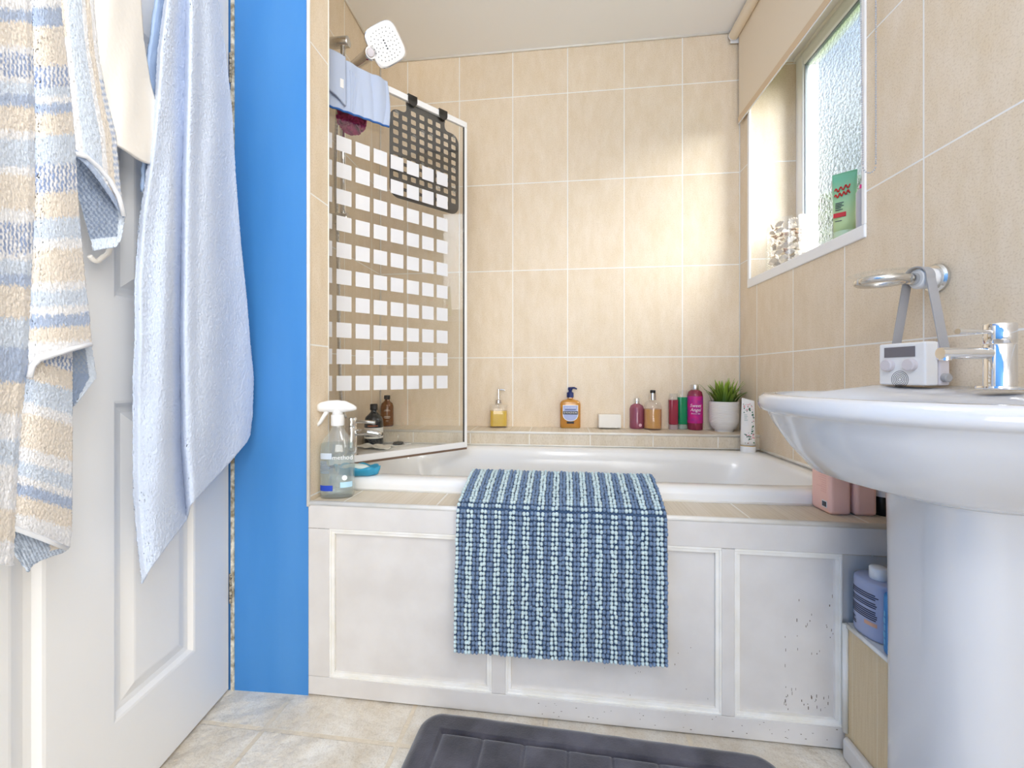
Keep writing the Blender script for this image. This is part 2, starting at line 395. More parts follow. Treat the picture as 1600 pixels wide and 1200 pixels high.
# low boxed-in wall beside the basin, its skirting
def xb(y): return .748 - .10 * (.951 - y)
b = MB()
def q4(b, a, uvs, mi=0):
    o = b.add(a, [(0, 1, 2, 3)], mi); fi = len(b.f) - 1
    for k in range(4): b.uv[(fi, o + k)] = uvs[k]
ya, yc = .95, .79
q4(b, [(xb(ya), ya, 0), (xb(yc), yc, 0), (xb(yc), yc, .29), (xb(ya), ya, .29)], [(.2, .05), (.2 - 1.35, .05), (.2 - 1.35, .34), (.2, .34)])
q4(b, [(xb(ya), ya, .29), (xb(yc), yc, .29), (xr(yc) + .01, yc, .29), (xr(ya) + .01, ya, .29)], [(.1, .1), (.1, .1), (.2, .1), (.2, .1)], 1)
q4(b, [(xb(yc), yc, 0), (xr(yc), yc, 0), (xr(yc), yc, .29), (xb(yc), yc, .29)], [(.1, .1), (.2, .1), (.2, .3), (.1, .3)])
M['tile_low'] = tile_mat('yellowed_beige_tile', '#E6D2AE', '#DCC49A', '#F2EEE6', bw=.6, rh=.403)
struct(b.build('wall_low', [M['tile_low'], M['bead_paint']]))
b = MB(); b.tube([(xb(ya) - .001, ya - .004, .288), (xb(yc), yc, .288)], .005, 8); b.tube([(xb(ya) - .004, ya - .006, .05), (xb(ya) - .004, ya - .006, .29)], .006, 8)
struct(b.build('trim_7', M['bead_paint'], smooth_=True))
b = MB(); b.prism([(xb(.93) - .016, .935), (xb(.93) + .002, .945), (xb(yc) + .002, yc), (xb(yc) - .016, yc)], 0, .045)
struct(b.build('baseboard_right', M['panel_paint'], bevel=.006))

# ------------------------------------------------------------------ window
wo = bpy.data.objects.new('window_1', None); COL.objects.link(wo); struct(wo, 'white framed window with textured obscure glass in a tiled reveal', 'window')
Bv = Vector((B[0], B[1], 0)); RD = Vector((-.0853, -.9963, 0)); RN = Vector((.9963, -.0853, 0))
def rw(s, k, z): p = Bv + RD * s + RN * k; return (p.x, p.y, z)
MR = Matrix(((RD.x, RN.x, 0, Bv.x), (RD.y, RN.y, 0, Bv.y), (0, 0, 1, 0), (0, 0, 0, 1)))  # local (along wall, outwards, z)
K0 = .185
b = MB()
def frame(b, s0, s1, z0, z1, w, k0, k1, mi=0):
    b.box((s0, k0, z0), (s0 + w, k1, z1), mi); b.box((s1 - w, k0, z0), (s1, k1, z1), mi)
    b.box((s0 + w, k0, z0), (s1 - w, k1, z0 + w), mi); b.box((s0 + w, k0, z1 - w), (s1 - w, k1, z1), mi)
frame(b, WS0, WS1, WZ0, WZ1, .045, K0, K0 + .06)
b.xf(MR).build('window_frame', M['upvc'], wo, bevel=.004)
b = MB(); frame(b, WS0 + .030, WS1 - .030, WZ0 + .03, WZ1 - .03, .040, K0 - .012, K0 + .05); b.xf(MR).build('sash', M['upvc'], wo, bevel=.006)
b = MB(); frame(b, WS0 + .068, WS1 - .068, WZ0 + .068, WZ1 - .068, .006, K0 - .004, K0 + .012); b.xf(MR).build('gasket', mat('grey_gasket', '#8E969C', .5), wo)
gm = bpy.data.materials.new('obscure_glass'); gm.use_nodes = True; nt = gm.node_tree
out = nt.nodes['Material Output']; nt.nodes.remove(nt.nodes['Principled BSDF'])
tr = nt.nodes.new('ShaderNodeBsdfTransparent'); tr.inputs[0].default_value = (.97, .99, 1, 1)
rf = nt.nodes.new('ShaderNodeBsdfRefraction'); rf.inputs['IOR'].default_value = 1.25; rf.inputs['Roughness'].default_value = .12
gl = nt.nodes.new('ShaderNodeBsdfGlossy'); gl.inputs['Roughness'].default_value = .1
tcn = nt.nodes.new('ShaderNodeTexCoord'); vo = nt.nodes.new('ShaderNodeTexNoise'); vo.inputs['Scale'].default_value = 90; vo.inputs['Detail'].default_value = 3
nt.links.new(tcn.outputs['Object'], vo.inputs[0]); bp = nt.nodes.new('ShaderNodeBump'); bp.inputs['Strength'].default_value = .8; bp.inputs['Distance'].default_value = .01
nt.links.new(vo.outputs[0], bp.inputs['Height']); nt.links.new(bp.outputs[0], rf.inputs['Normal']); nt.links.new(bp.outputs[0], gl.inputs['Normal'])
m1 = nt.nodes.new('ShaderNodeMixShader'); m1.inputs[0].default_value = .55; nt.links.new(tr.outputs[0], m1.inputs[1]); nt.links.new(rf.outputs[0], m1.inputs[2])
m2 = nt.nodes.new('ShaderNodeMixShader'); m2.inputs[0].default_value = .06; nt.links.new(m1.outputs[0], m2.inputs[1]); nt.links.new(gl.outputs[0], m2.inputs[2])
nt.links.new(m2.outputs[0], out.inputs[0])
b = MB(); b.box((WS0 + .07, K0 + .004, WZ0 + .07), (WS1 - .07, K0 + .008, WZ1 - .07)); b.xf(MR).build('window_pane', gm, wo)
# white sill board with its nosing, edge trims
b = MB(); b.box((WS0 - .004, -.006, 1.209), (WS1 + .006, K0, 1.2445)); b.xf(MR).build('window_sill', M['upvc'], wo, bevel=.003)
b = MB(); b.box((WS0 - .004, -.005, 1.2445), (WS0 + .012, .004, WZ1)); b.box((WS1 - .006, -.005, 1.2445), (WS1 + .006, .004, WZ1)); b.xf(MR).build('edge_trim', M['upvc'], wo, bevel=.002)
b = MB(); b.tube([rw(WS0, .01, WZ1 - .002), rw(WS0, K0, WZ1 - .002)], .006, 6); b.tube([rw(WS0, K0 - .004, WZ1 - .004), rw(WS1, K0 - .004, WZ1 - .004)], .007, 6); b.build('silicone_bead', M['bead_paint'], wo)

# greenery outside
hm = mat('hedge_green', '#5D7B3C', .8, vcol='#22361A', vscale=18)
b = MB()
for i in range(1100):
    c = Vector((3.3 + random.uniform(0, .5), random.uniform(1.9, 6.5), random.uniform(0, 2.75) + random.gauss(0, .15)))
    rt = Matrix.Rotation(random.uniform(0, 6.3), 3, 'Z') @ Matrix.Rotation(random.uniform(0, 6.3), 3, 'X')
    b.ball(c, random.uniform(.10, .2), 6, 4, (1, .8, .5), rot=rt)
o = b.build('hedge', hm); o['kind'] = 'stuff'; tag(o, 'blurred green hedge outside behind the textured window glass', 'hedge')
b = MB(); b.box((1.6, -3, -.3), (7, 7, -.02)); struct(b.build('ground', mat('lawn', '#6E8A4A', .9, var=.3, vscale=6)))

# ------------------------------------------------------------------ door
dr = bpy.data.objects.new('door_1', None); COL.objects.link(dr); struct(dr, 'white moulded panel door standing open', 'door')
HG = Vector((-.7575, 1.130, 0)); DD = Vector((.023, -1, 0)).normalized(); DN = Vector((1, .023, 0)).normalized()   # along door, out of its face
def dw(s, k, z): p = HG + DD * s + DN * k; return (p.x, p.y, z)
b = MB(); DW, DT, DZ0, DZ1 = .762, .035, .008, 1.99
ps = [(.122, .333), (.452, .640)]; pz = [(.188, .797), (.992, 1.55), (1.66, 1.88)]
ss = [0, *[x for p in ps for x in p], DW]; zs = [DZ0, *[x for p in pz for x in p], DZ1]
def dq(a): b.add([dw(*p) for p in a], [(0, 1, 2, 3)])
for s0, s1 in zip(ss, ss[1:]):
    for z0, z1 in zip(zs, zs[1:]):
        if (s0, s1) in ps and (z0, z1) in pz:
            steps = [(0, 0), (.005, -.0012), (.013, -.009), (.024, -.010), (.046, -.0025), (.05, -.002)]
            for (i0, k0), (i1, k1) in zip(steps, steps[1:]):
                o_ = [(s0 + i0, k0, z0 + i0), (s1 - i0, k0, z0 + i0), (s1 - i0, k0, z1 - i0), (s0 + i0, k0, z1 - i0)]
                n_ = [(s0 + i1, k1, z0 + i1), (s1 - i1, k1, z0 + i1), (s1 - i1, k1, z1 - i1), (s0 + i1, k1, z1 - i1)]
                for k in range(4): dq([o_[k], o_[(k + 1) % 4], n_[(k + 1) % 4], n_[k]])
            dq(n_)
        else: dq([(s0, 0, z0), (s1, 0, z0), (s1, 0, z1), (s0, 0, z1)])
dq([(0, -DT, DZ0), (DW, -DT, DZ0), (DW, -DT, DZ1), (0, -DT, DZ1)])
for s in (0, DW): dq([(s, 0, DZ0), (s, -DT, DZ0), (s, -DT, DZ1), (s, 0, DZ1)])
for z in (DZ0, DZ1): dq([(0, 0, z), (DW, 0, z), (DW, -DT, z), (0, -DT, z)])
b.build('door_leaf', M['door_paint'], dr)
hmx = mat('painted_hinge', '#B9B4A6', .6, vcol='#4E463C', vscale=220)
for z in (.235, 1.63):
    b = MB()
    for k in range(5): b.tube([dw(-.0045, .004, z + k * .016), dw(-.0045, .004, z + k * .016 + .0145)], .0045, 8)
    b.build('hinge', hmx, dr, smooth_=True)
b = MB(); p0 = Vector((-.752, 1.1365)); b.prism([(-.7545, 1.134), (-.7445, 1.1325), (-.7445, 1.139), (-.7545, 1.141)], .0, CEIL)
struct(b.build('trim_8', mat('chipped_cream_paint', '#E9E4D4', .5, vcol='#8E8268', vscale=70)))

# ------------------------------------------------------------------ bathtub
def rrect(x0, x1, y0, y1, n, N=144):
    out = []
    for i in range(N):
        a = 2 * math.pi * (i + .5) / N; c, s = math.cos(a), math.sin(a)
        t = max(abs(c), abs(s)); d = (abs(c) ** n + abs(s) ** n) ** (-1 / n)
        out.append(((x0 + x1) / 2 + (x1 - x0) / 2 * c * d, (y0 + y1) / 2 + (y1 - y0) / 2 * s * d))
    return out
tub = thing('bathtub', 'white bathtub with rolled rim set into the tiled alcove', 'bathtub')
L_, W_ = 1.652, .612
def lp(x0, x1, y0, y1, n, z): return [bath(x, y, z) for x, y in rrect(x0, x1, y0, y1, n)]
b = MB()
b.loft([lp(.004, L_, .012, W_, 30, .40), lp(.004, L_, .004, W_, 30, .50), lp(.004, L_, 0, W_, 30, .530), lp(.006, L_ - .002, .003, W_ - .002, 28, .541), lp(.010, L_ - .006, .012, W_ - .004, 24, .548),
        lp(.10, L_ - .03, .030, W_ - .02, 16, .5492), lp(.19, L_ - .045, .052, W_ - .045, 9, .549), lp(.20, L_ - .055, .062, W_ - .055, 8, .545), lp(.205, L_ - .062, .068, W_ - .062, 7.5, .535),
        lp(.215, L_ - .075, .075, W_ - .07, 7, .50), lp(.24, L_ - .11, .085, W_ - .082, 6, .42), lp(.28, L_ - .2, .10, W_ - .10, 5.5, .28), lp(.31, L_ - .27, .12, W_ - .12, 5, .20), lp(.36, L_ - .33, .16, W_ - .16, 4.5, .175)],
       cap0=False, cap1=True)
b.build('tub_body', M['acrylic'], tub, smooth_=True)
b = MB(); b.tube([bath(1.654, .02, .552), bath(1.654, .60, .552)], .006, 8); b.tube([bath(.2, .002, .5125), bath(1.64, .002, .5125)], .004, 6); b.build('silicone_seal', M['bead_paint'], tub, smooth_=True)
b = MB(); b.lathe([(.001, 0), (.03, 0), (.032, .003), (.02, .006), (.001, .006)], 24, c=(0, 0, 0)); b.xf(Matrix.Translation(bath(.42, .31, .1752))); b.build('drain', M['chrome'], tub, smooth_=True)

# ------------------------------------------------------------------ bath panel (painted timber)
pan = thing('tub_apron', 'worn white painted timber bath panel with three recessed fields', 'bath panel', (-.5374, 1.117, 0), R(-7.35))
PL, PT = 1.475, .508
b = MB(); b.box((0, .012, .004), (PL, .020, PT)); b.build('backing_board', M['panel_paint'], pan)
def pbox(nm, s0, s1, z0, z1, y0=0, y1=.013, m='panel_paint'):
    bb = MB(); bb.box((s0, y0, z0), (s1, y1, z1)); return bb.build(nm, M[m], pan, bevel=.0015)
pbox('top_rail', 0, PL, .4425, PT); pbox('bottom_rail', 0, PL, .004, .052)
pbox('stile', 0, .058, .053, .4415)
pbox('muntin', .4904, .5258, .053, .4415); pbox('muntin', 1.0344, 1.0627, .053, .4415)
for s0, s1 in ((.058, .4904), (.5258, 1.0344), (1.0627, 1.292)):
    b = MB(); w = .013
    for (a, c, d, e_) in ((s0, s1, .052, .052 + w), (s0, s1, .4425 - w, .4425), (s0, s0 + w, .052 + w, .4425 - w), (s1 - w, s1, .052 + w, .4425 - w)):
        b.box((a, .0035, d), (c, .0125, e_))
    ww = .005
    for (a, c, d, e_) in ((s0, s1, .052, .052 + ww), (s0, s1, .4425 - ww, .4425), (s0, s0 + ww, .052 + ww, .4425 - ww), (s1 - ww, s1, .052 + ww, .4425 - ww)):
        b.box((a, .0005, d), (c, .0124, e_))
    b.build('panel_moulding', M['bead_paint'], pan, bevel=.001)
b = MB(); b.tube([(0, .003, PT), (PL, .003, PT)], .0065, 10); b.build('edge_bead', M['bead_paint'], pan, smooth_=True)
# chips and stains in the old paint
b = MB(); cm = mat('bare_wood_chips', '#6E6152', .8)
def chip(s, z, w, h, y=.0118): b.box((s - w / 2, y - .0002, z - h / 2), (s + w / 2, y + .0006, z + h / 2))
for i in range(46): chip(random.uniform(1.17, 1.285), random.choice([random.gauss(.25, .05), random.gauss(.10, .015)]), random.uniform(.0006, .002), random.uniform(.001, .008))
for i in range(14): chip(random.uniform(.6, 1.03), random.uniform(.07, .2), random.uniform(.0006, .0016), random.uniform(.001, .004))
for i in range(40): chip(random.uniform(.6, 1.29), random.uniform(.012, .05), random.uniform(.001, .004), random.uniform(.0006, .0016), -.0003)
for s in (.004, .02, .04): chip(s + .006, .0525, .012, .0014, .003)
for s in (.012, .035): chip(s, .442, .018, .0012, .003)
b.build('paint_chips', cm, pan)['kind'] = 'stuff'

# ------------------------------------------------------------------ shower screen
SD = Vector((.7566, .6538, 0)); HNG = Vector((-.712, 1.2345, 0)); SL = .700; SB, ST = .558, 1.853
MS = Matrix(((SD.x, -SD.y, 0, HNG.x), (SD.y, SD.x, 0, HNG.y), (0, 0, 1, 0), (0, 0, 0, 1)))   # local: along screen, behind it, z
scr = thing('shower_screen', 'white framed glass shower screen with frosted white squares over the bath', 'shower screen')
scr.matrix_world = MS
def sbox(nm, a, c, m, bev=0): bb = MB(); bb.box(a, c); return bb.build(nm, m, scr, bevel=bev)
sbox('hinge_post', (-.004, -.009, SB), (.020, .011, ST), M['white_plastic'], .003)
sbox('top_rail', (.020, -.006, ST - .022), (SL, .006, ST), M['white_plastic'], .002)
sbox('end_post', (SL - .012, -.006, SB), (SL, .006, ST - .022), M['white_plastic'], .002)
sbox('bottom_rail', (.020, -.006, SB), (SL - .012, .006, SB + .022), M['white_plastic'], .002)
sbox('glass_pane', (.020, -.002, SB + .022), (SL - .012, .002, ST - .022), M['glass'])
sbox('seal', (.16, -.003, SB - .008), (SL, .003, SB), M['red_brown'])
sbox('dark_edge', (SL - .0145, -.0035, SB + .022), (SL - .012, .0035, ST - .022), M['dark_rubber'])
for i in range(9):
    s1 = SL - .0895 - .0615 * i; s0 = s1 - .048
    for k in range(10):
        z1 = .8436 + .0861 * k; b = MB(); b.box((s0, -.0028, z1 - .0485), (s1, -.0021, z1)); b.build('frosted_square', M['decal'], scr)

# dark lattice shower mat hung over the screen
mt = thing('shower_mat', 'dark grey lattice rubber mat hooked over the shower screen', 'mat'); mt.matrix_world = MS
sa, sb_ = SL - .3206, SL - .0321; z0, z1 = 1.478, 1.792; nc, nr = 8, 10
pw = (sb_ - sa - .012) / nc; ph = (z1 - z0 - .012) / nr; hw, hh = .0212, .0192
from mathutils.geometry import tessellate_polygon
def arc(cx_, cz_, r, a0, a1, n=6): return [(cx_ + r * math.cos(R(a0 + (a1 - a0) * k / n)), cz_ + r * math.sin(R(a0 + (a1 - a0) * k / n))) for k in range(n + 1)]
na, nb_ = sa + .006 + pw * 1.68, sa + .006 + pw * 6.32; rc = .034
outer = arc(sa + rc, z0 + rc, rc, 180, 270) + arc(sb_ - rc, z0 + rc, rc, 270, 360) + arc(sb_ - rc, z1 - rc, rc, 0, 90) + arc(nb_ + .016, z1 + .016, .016, 270, 180) + [(nb_, ST - .012), (na, ST - .012)] + arc(na - .016, z1 + .016, .016, 0, -90) + arc(sa + rc, z1 - rc, rc, 90, 180)
polys = [outer]
for i in range(nc):
    for k in range(nr + 2):
        if k >= nr and not 2 <= i <= 5: continue
        if k == 0 and i in (0, nc - 1): continue
        hx0, hz0 = sa + .006 + pw * (i + .5), z0 + .006 + ph * (k + .5)
        if k >= nr + 1 and hz0 + hh / 2 > ST - .018: continue
        q = .0035; polys.append([(hx0 + dx * hw / 2, hz0 + dz * hh / 2) for dx, dz in ((-1 + .3, -1), (1 - .3, -1), (1, -1 + .3), (1, 1 - .3), (1 - .3, 1), (-1 + .3, 1), (-1, 1 - .3), (-1, -1 + .3))])
flat = [p for q in polys for p in q]
tris = tessellate_polygon([[Vector((x, z, 0)) for x, z in q] for q in polys])
b = MB(); n_ = len(flat)
b.add([(x, .008, z) for x, z in flat] + [(x, .0105, z) for x, z in flat], [tuple(t) for t in tris] + [tuple(i + n_ for i in reversed(t)) for t in tris])
o_ = 0
for q in polys:
    b.f += [(o_ + i, o_ + (i + 1) % len(q), n_ + o_ + (i + 1) % len(q), n_ + o_ + i) for i in range(len(q))]; b.m += [0] * len(q); o_ += len(q)
b.build('lattice', M['dark_rubber'], mt)
for i, k in ((0, 9), (2, 7), (3, 8), (4, 8), (7, 9), (0, 3), (3, 4), (7, 2), (7, 5), (5, 2)):
    cx_, cz_ = sa + .006 + pw * (i + .5), z0 + .006 + ph * (k + .5)
    c = MB(); c.lathe([(.0095, 0), (.008, .002), (.003, .0035), (.003, .006)], 14); c.xf(Matrix.Translation((cx_, .0021, cz_ + .004)) @ Matrix.Rotation(R(-90), 4, 'X')); c.build('suction_cup', M['clear'], mt, smooth_=True)
for x in (sa + .006 + pw * 2.15, sa + .006 + pw * 5.85):
    b = MB(); w = .018
    prof = [(.0105, ST - .03), (.0105, ST + .0035), (-.0095, ST + .0035), (-.0095, ST - .018), (-.0065, ST - .018), (-.0065, ST + .0005), (.0075, ST + .0005), (.0075, ST - .03)]
    n = len(prof)
    b.add([(x - w, y, z) for y, z in prof] + [(x + w, y, z) for y, z in prof], [tuple(range(n)), tuple(range(2 * n - 1, n - 1, -1))] + [(i, (i + 1) % n, n + (i + 1) % n, n + i) for i in range(n)])
    c = MB(); c.lathe([(w, 0), (w, .003)], 20); c.xf(Matrix.Translation((x, -.0065, ST - .016)) @ Matrix.Rotation(R(90), 4, 'X')); b.add(c.v, c.f)
    b.build('hook_tab', M['dark_rubber'], mt)

# ------------------------------------------------------------------ cloth materials
def terry(name, col=None, bump=.55, scale=190, rough=.95):
    m = mat(name, col or '#FFFFFF', rough, bump=bump, bscale=scale, sheen=.25, bdist=.004)
    if col is None:
        a = m.node_tree.nodes.new('ShaderNodeAttribute'); a.attribute_name = 'Col'
        m.node_tree.links.new(a.outputs['Color'], m.node_tree.nodes['Principled BSDF'].inputs['Base Color'])
    return m
M['terry'] = terry('light_blue_terry', '#D2DEF3')
M['terry_stripe'] = terry('striped_terry')
M['cotton'] = mat('cream_woven_cotton', '#F1ECE4', .9, bump=.25, bscale=900, sheen=.2)
M['flannel'] = terry('pale_blue_flannel', '#BECBE4', .4, 700)

def fuzz(b, o, amp, seed=0):
    rnd = random.Random(seed)
    for i in range(o, len(b.v)):
        p = b.v[i]; b.v[i] = (p[0] + rnd.uniform(-amp, amp), p[1] + rnd.uniform(-amp, amp) * .3, p[2] + rnd.uniform(-amp, amp) * .3)

# washcloth over the top of the screen
wc = MB(); s_a, s_b = .120, .362
def washcloth(s, t):
    # over the rail: t 0..1 from front hem up, over and down behind
    x = s_a + (s_b - s_a) * s
    front = .172 - .012 * s ; back = .10
    Ltot = front + .024 + back; d = t * Ltot
    fold = .006 * math.sin(s * 9) * (1 - abs(2 * t - 1)) + .004 * math.sin(s * 23 + 1)
    if d < front: y, z = -.011 - .010 * (1 - d / front) - abs(fold), ST + .006 - (front - d)
    elif d < front + .024: a = (d - front) / .024; y, z = -.011 + .022 * a, ST + .006 + .003 * math.sin(math.pi * a)
    else: y, z = .0135 + .004 * math.sin(s * 7), ST + .006 - (d - front - .024)
    return (x + .006 * math.sin(t * 6) * s, y, z)
wc.grid(90, 70, washcloth); fuzz(wc, 0, .0004)
clo = thing('washcloth', 'pale blue washcloth draped over the top of the shower screen', 'cloth'); clo.matrix_world = MS
wc.build('cloth', M['flannel'], clo, smooth_=True, solid=.005)
b = MB()
def hem(s, t):
    p = Vector(washcloth(s, 0)); q = Vector(washcloth(s, .03)); a = t * math.tau
    return p + Vector((0, math.cos(a) * .004, -.001 + math.sin(a) * .003))
b.grid(60, 8, hem); b.build('dark_hem', mat('dark_blue_hem', '#3B6BB4', .9), clo, smooth_=True)
def fold_flap(s, t):
    x = .150 + .062 * s + .012 * t * (1 - s); return (x, -.028 - .005 * math.sin(s * math.pi) - .004 * t, ST + .008 - (.128 + .03 * s) * t)
b = MB(); b.grid(20, 40, fold_flap); fuzz(b, 0, .0004); b.build('folded_corner', M['flannel'], clo, smooth_=True, solid=.006)
b = MB(); b.box((.193, -.0385, ST - .100), (.204, -.037, ST - .072)); b.build('care_tag', M['white_plastic'], clo)
b = MB()
for k in range(3):
    x = .228 + k * .008; b.tube([Vector(washcloth((x - s_a) / (s_b - s_a), tt / 20 * .5)) + Vector((0, -.003, 0)) for tt in range(1, 20)], .0012, 6)
b.build('woven_border', M['flannel'], clo, smooth_=True)

# ------------------------------------------------------------------ shower rail, hand shower, pouf
RX, RY = -.619, 1.55
rail = thing('shower_riser_rail', 'chrome shower riser rail fixed to the tiled end wall', 'shower rail', (RX, RY, 0), R(-6))
b = MB(); b.tube([(0, 0, 1.40), (0, 0, 2.075)], .0095, 14); b.build('rail', M['chrome'], rail, smooth_=True)
for z in (2.065, 1.42):
    b = MB(); b.lathe([(.001, 0), (.019, 0), (.019, .085), (.017, .088), (.001, .088)], 24); b.xf(Matrix.Translation((-.066, 0, z)) @ Matrix.Rotation(R(90), 4, 'Y')); b.build('wall_bracket', M['chrome_dull'], rail, smooth_=True, ang=40)
b = MB(); b.box((-.02, -.026, 1.885), (.02, .016, 1.925)); b.build('slider', M['chrome_dull'], rail, bevel=.006)
hs = thing('hand_shower', 'chrome hand shower with white rounded square spray face', 'hand shower')
hc = Vector((-.4245, 1.42, 1.955)); he = Vector((-.603, 1.515, 1.925)); nrm = Vector((.30, -.80, -.42)).normalized()
ax = (hc - he).normalized(); xx = (ax - nrm * ax.dot(nrm)).normalized(); yy = nrm.cross(xx)
MHs = Matrix(((xx.x, yy.x, nrm.x, hc.x), (xx.y, yy.y, nrm.y, hc.y), (xx.z, yy.z, nrm.z, hc.z), (0, 0, 0, 1)))
def sq(r, z, n=4.0, N=48, sx=1): return [(r * sx * math.copysign(abs(math.cos(a)) ** (2 / n), math.cos(a)), r * math.copysign(abs(math.sin(a)) ** (2 / n), math.sin(a)), z) for a in [2 * math.pi * i / N for i in range(N)]]
b = MB(); b.loft([sq(.030, -.022), sq(.050, -.018), sq(.0575, -.008), sq(.058, -.001), sq(.054, .001)]); b.xf(MHs).build('head', M['chrome'], hs, smooth_=True, ang=50)
b = MB(); b.loft([sq(.0545, 0), sq(.054, .002), sq(.050, .003)]); b.lathe([(.018, 0), (.018, .003)], 20, c=(-.056, 0, 0)); b.xf(MHs).build('spray_face', M['white_plastic'], hs, smooth_=True, ang=40)
b = MB()
for ring, cnt in ((.012, 6), (.022, 12), (.032, 18), (.042, 24)):
    for i in range(cnt):
        a = math.tau * i / cnt + ring * 30; n = 3.2; cc, ss_ = math.cos(a), math.sin(a); d = (abs(cc) ** n + abs(ss_) ** n) ** (-1 / n)
        b.lathe([(.0016, .0028), (.0014, .0042)], 6, c=(ring * d * cc, ring * d * ss_, 0))
for k in range(4): b.lathe([(.0026, .0028), (.0024, .0045)], 8, c=(0, -.012 + .008 * k, 0))
b.xf(MHs).build('nozzles', mat('grey_silicone_nozzle', '#3E434A', .5), hs)
b = MB(); b.lathe([(.013, .002), (.013, .006), (.010, .0075)], 20, c=(-.058, 0, 0)); b.xf(MHs).build('button', M['grey_plastic'], hs, smooth_=True)
b = MB(); st = hc - xx * .052 - nrm * .012
b.tube([he + (st - he) * t for t in (0, .15, .5, .85, 1.0)], [.012, .0145, .016, .019, .024], 18); b.build('handle', M['chrome'], hs, smooth_=True)
hp = [he, he + Vector((-.02, .02, -.03)), Vector((-.640, 1.55, 1.80)), Vector((-.655, 1.57, 1.6)), Vector((-.660, 1.60, 1.4)), Vector((-.655, 1.60, 1.15)), Vector((-.645, 1.58, .95)), Vector((-.63, 1.56, .76)), Vector((-.612, 1.55, .69))]
def spline(P, n=10):
    out = []
    for i in range(len(P) - 1):
        p0, p1, p2, p3 = P[max(i - 1, 0)], P[i], P[i + 1], P[min(i + 2, len(P) - 1)]
        for k in range(n):
            t = k / n; out.append(.5 * ((2 * p1) + (p2 - p0) * t + (2 * p0 - 5 * p1 + 4 * p2 - p3) * t * t + (3 * p1 - p0 - 3 * p2 + p3) * t ** 3))
    return out + [P[-1]]
hpt = spline([Vector(p) for p in hp], 30)
b = MB(); b.tube(hpt, [.0065 + (.0009 if i % 2 else 0) for i in range(len(hpt))], 10); b.build('hose', M['chrome_dull'], hs)

pf = thing('bath_pouf', 'magenta mesh bath pouf hanging behind the washcloth', 'pouf', (-.562, 1.482, 1.742))
b = MB()
for i in range(70):
    a, e_ = random.uniform(0, math.tau), math.asin(random.uniform(-1, 1)); c = Vector((math.cos(a) * math.cos(e_), math.sin(a) * math.cos(e_), math.sin(e_))) * .030
    d = c.normalized(); u = d.orthogonal().normalized(); w = d.cross(u); ph_ = random.uniform(0, 6)
    def ruf(s, t): 
        an = s * math.tau * .8 + ph_; r = .006 + .018 * t; return c + (u * math.cos(an) + w * math.sin(an)) * r + d * (.012 * t + .004 * math.sin(an * 5))
    b.grid(16, 3, ruf)
b.build('ruffles', mat('magenta_mesh', '#D9408C', .7, var=.3, vscale=40), pf, solid=.0006)
b = MB(); b.tube(spline([Vector((0, 0, .02)), Vector((-.012, .012, .07)), Vector((-.035, .035, .135))], 8), .0015, 6); b.build('cord', mat('pink_cord', '#D3568C', .8), pf)

# ------------------------------------------------------------------ bath tap, plug, flannel, sponge
tp = thing('bath_mixer_tap', 'chrome single lever bath mixer tap on the tub rim', 'tap', (-.590, 1.55, .549), R(8))
b = MB(); b.lathe([(.001, 0), (.027, 0), (.027, .006), (.021, .008), (.021, .105), (.018, .110), (.001, .110)], 28); b.build('body', M['chrome'], tp, smooth_=True, ang=40)
b = MB(); b.lathe([(.001, .111), (.0205, .111), (.0205, .139), (.018, .142), (.001, .142)], 28); b.tube([(.012, 0, .128), (.085, 0, .122)], [.008, .006], 12); b.build('lever', M['chrome'], tp, smooth_=True, ang=40)
b = MB(); b.tube([(.010, 0, .088), (.06, 0, .086), (.095, 0, .080), (.105, 0, .072)], [.013, .012, .011, .010], 14); b.build('spout', M['chrome'], tp, smooth_=True)
pg = thing('bath_plug', 'black rubber bath plug with clear pull on the rim', 'plug', (-.488, 1.815, .549))
b = MB(); b.lathe([(.001, 0), (.021, 0), (.023, .004), (.020, .010), (.001, .010)], 24); b.build('stopper', M['black'], pg, smooth_=True, ang=40)
b = MB(); b.lathe([(.003, .010), (.002, .03), (.006, .034), (.007, .040), (.002, .043)], 12); b.build('pull', M['clear'], pg, smooth_=True)
b = MB(); b.tube([(.012, -.004, .004), (.03, -.014, .003), (.055, -.005, .003), (.048, .006, .003)], .0022, 6); b.build('chain', M['chrome_dull'], pg)
fl = MB()
def flan(s, t):
    x, y = (s - .5) * .15, (t - .5) * .085
    return (x + .008 * math.sin(t * 7), y + .006 * math.sin(s * 6), .004 + .009 * max(0, noise.noise(Vector((x * 30, y * 34, 3)))) + .004 * abs(math.sin(s * 9 + t * 4)))
fl.grid(40, 26, flan); fl.xf(Matrix.Translation((-.560, 1.722, .549)) @ Matrix.Rotation(R(-12), 4, 'Z'))
tag(fl.build('flannel', mat('white_flannel', '#ECE9E2', .95, bump=.4, bscale=600), smooth_=True, solid=.003), 'crumpled white flannel lying on the tub rim beside the tap', 'cloth')

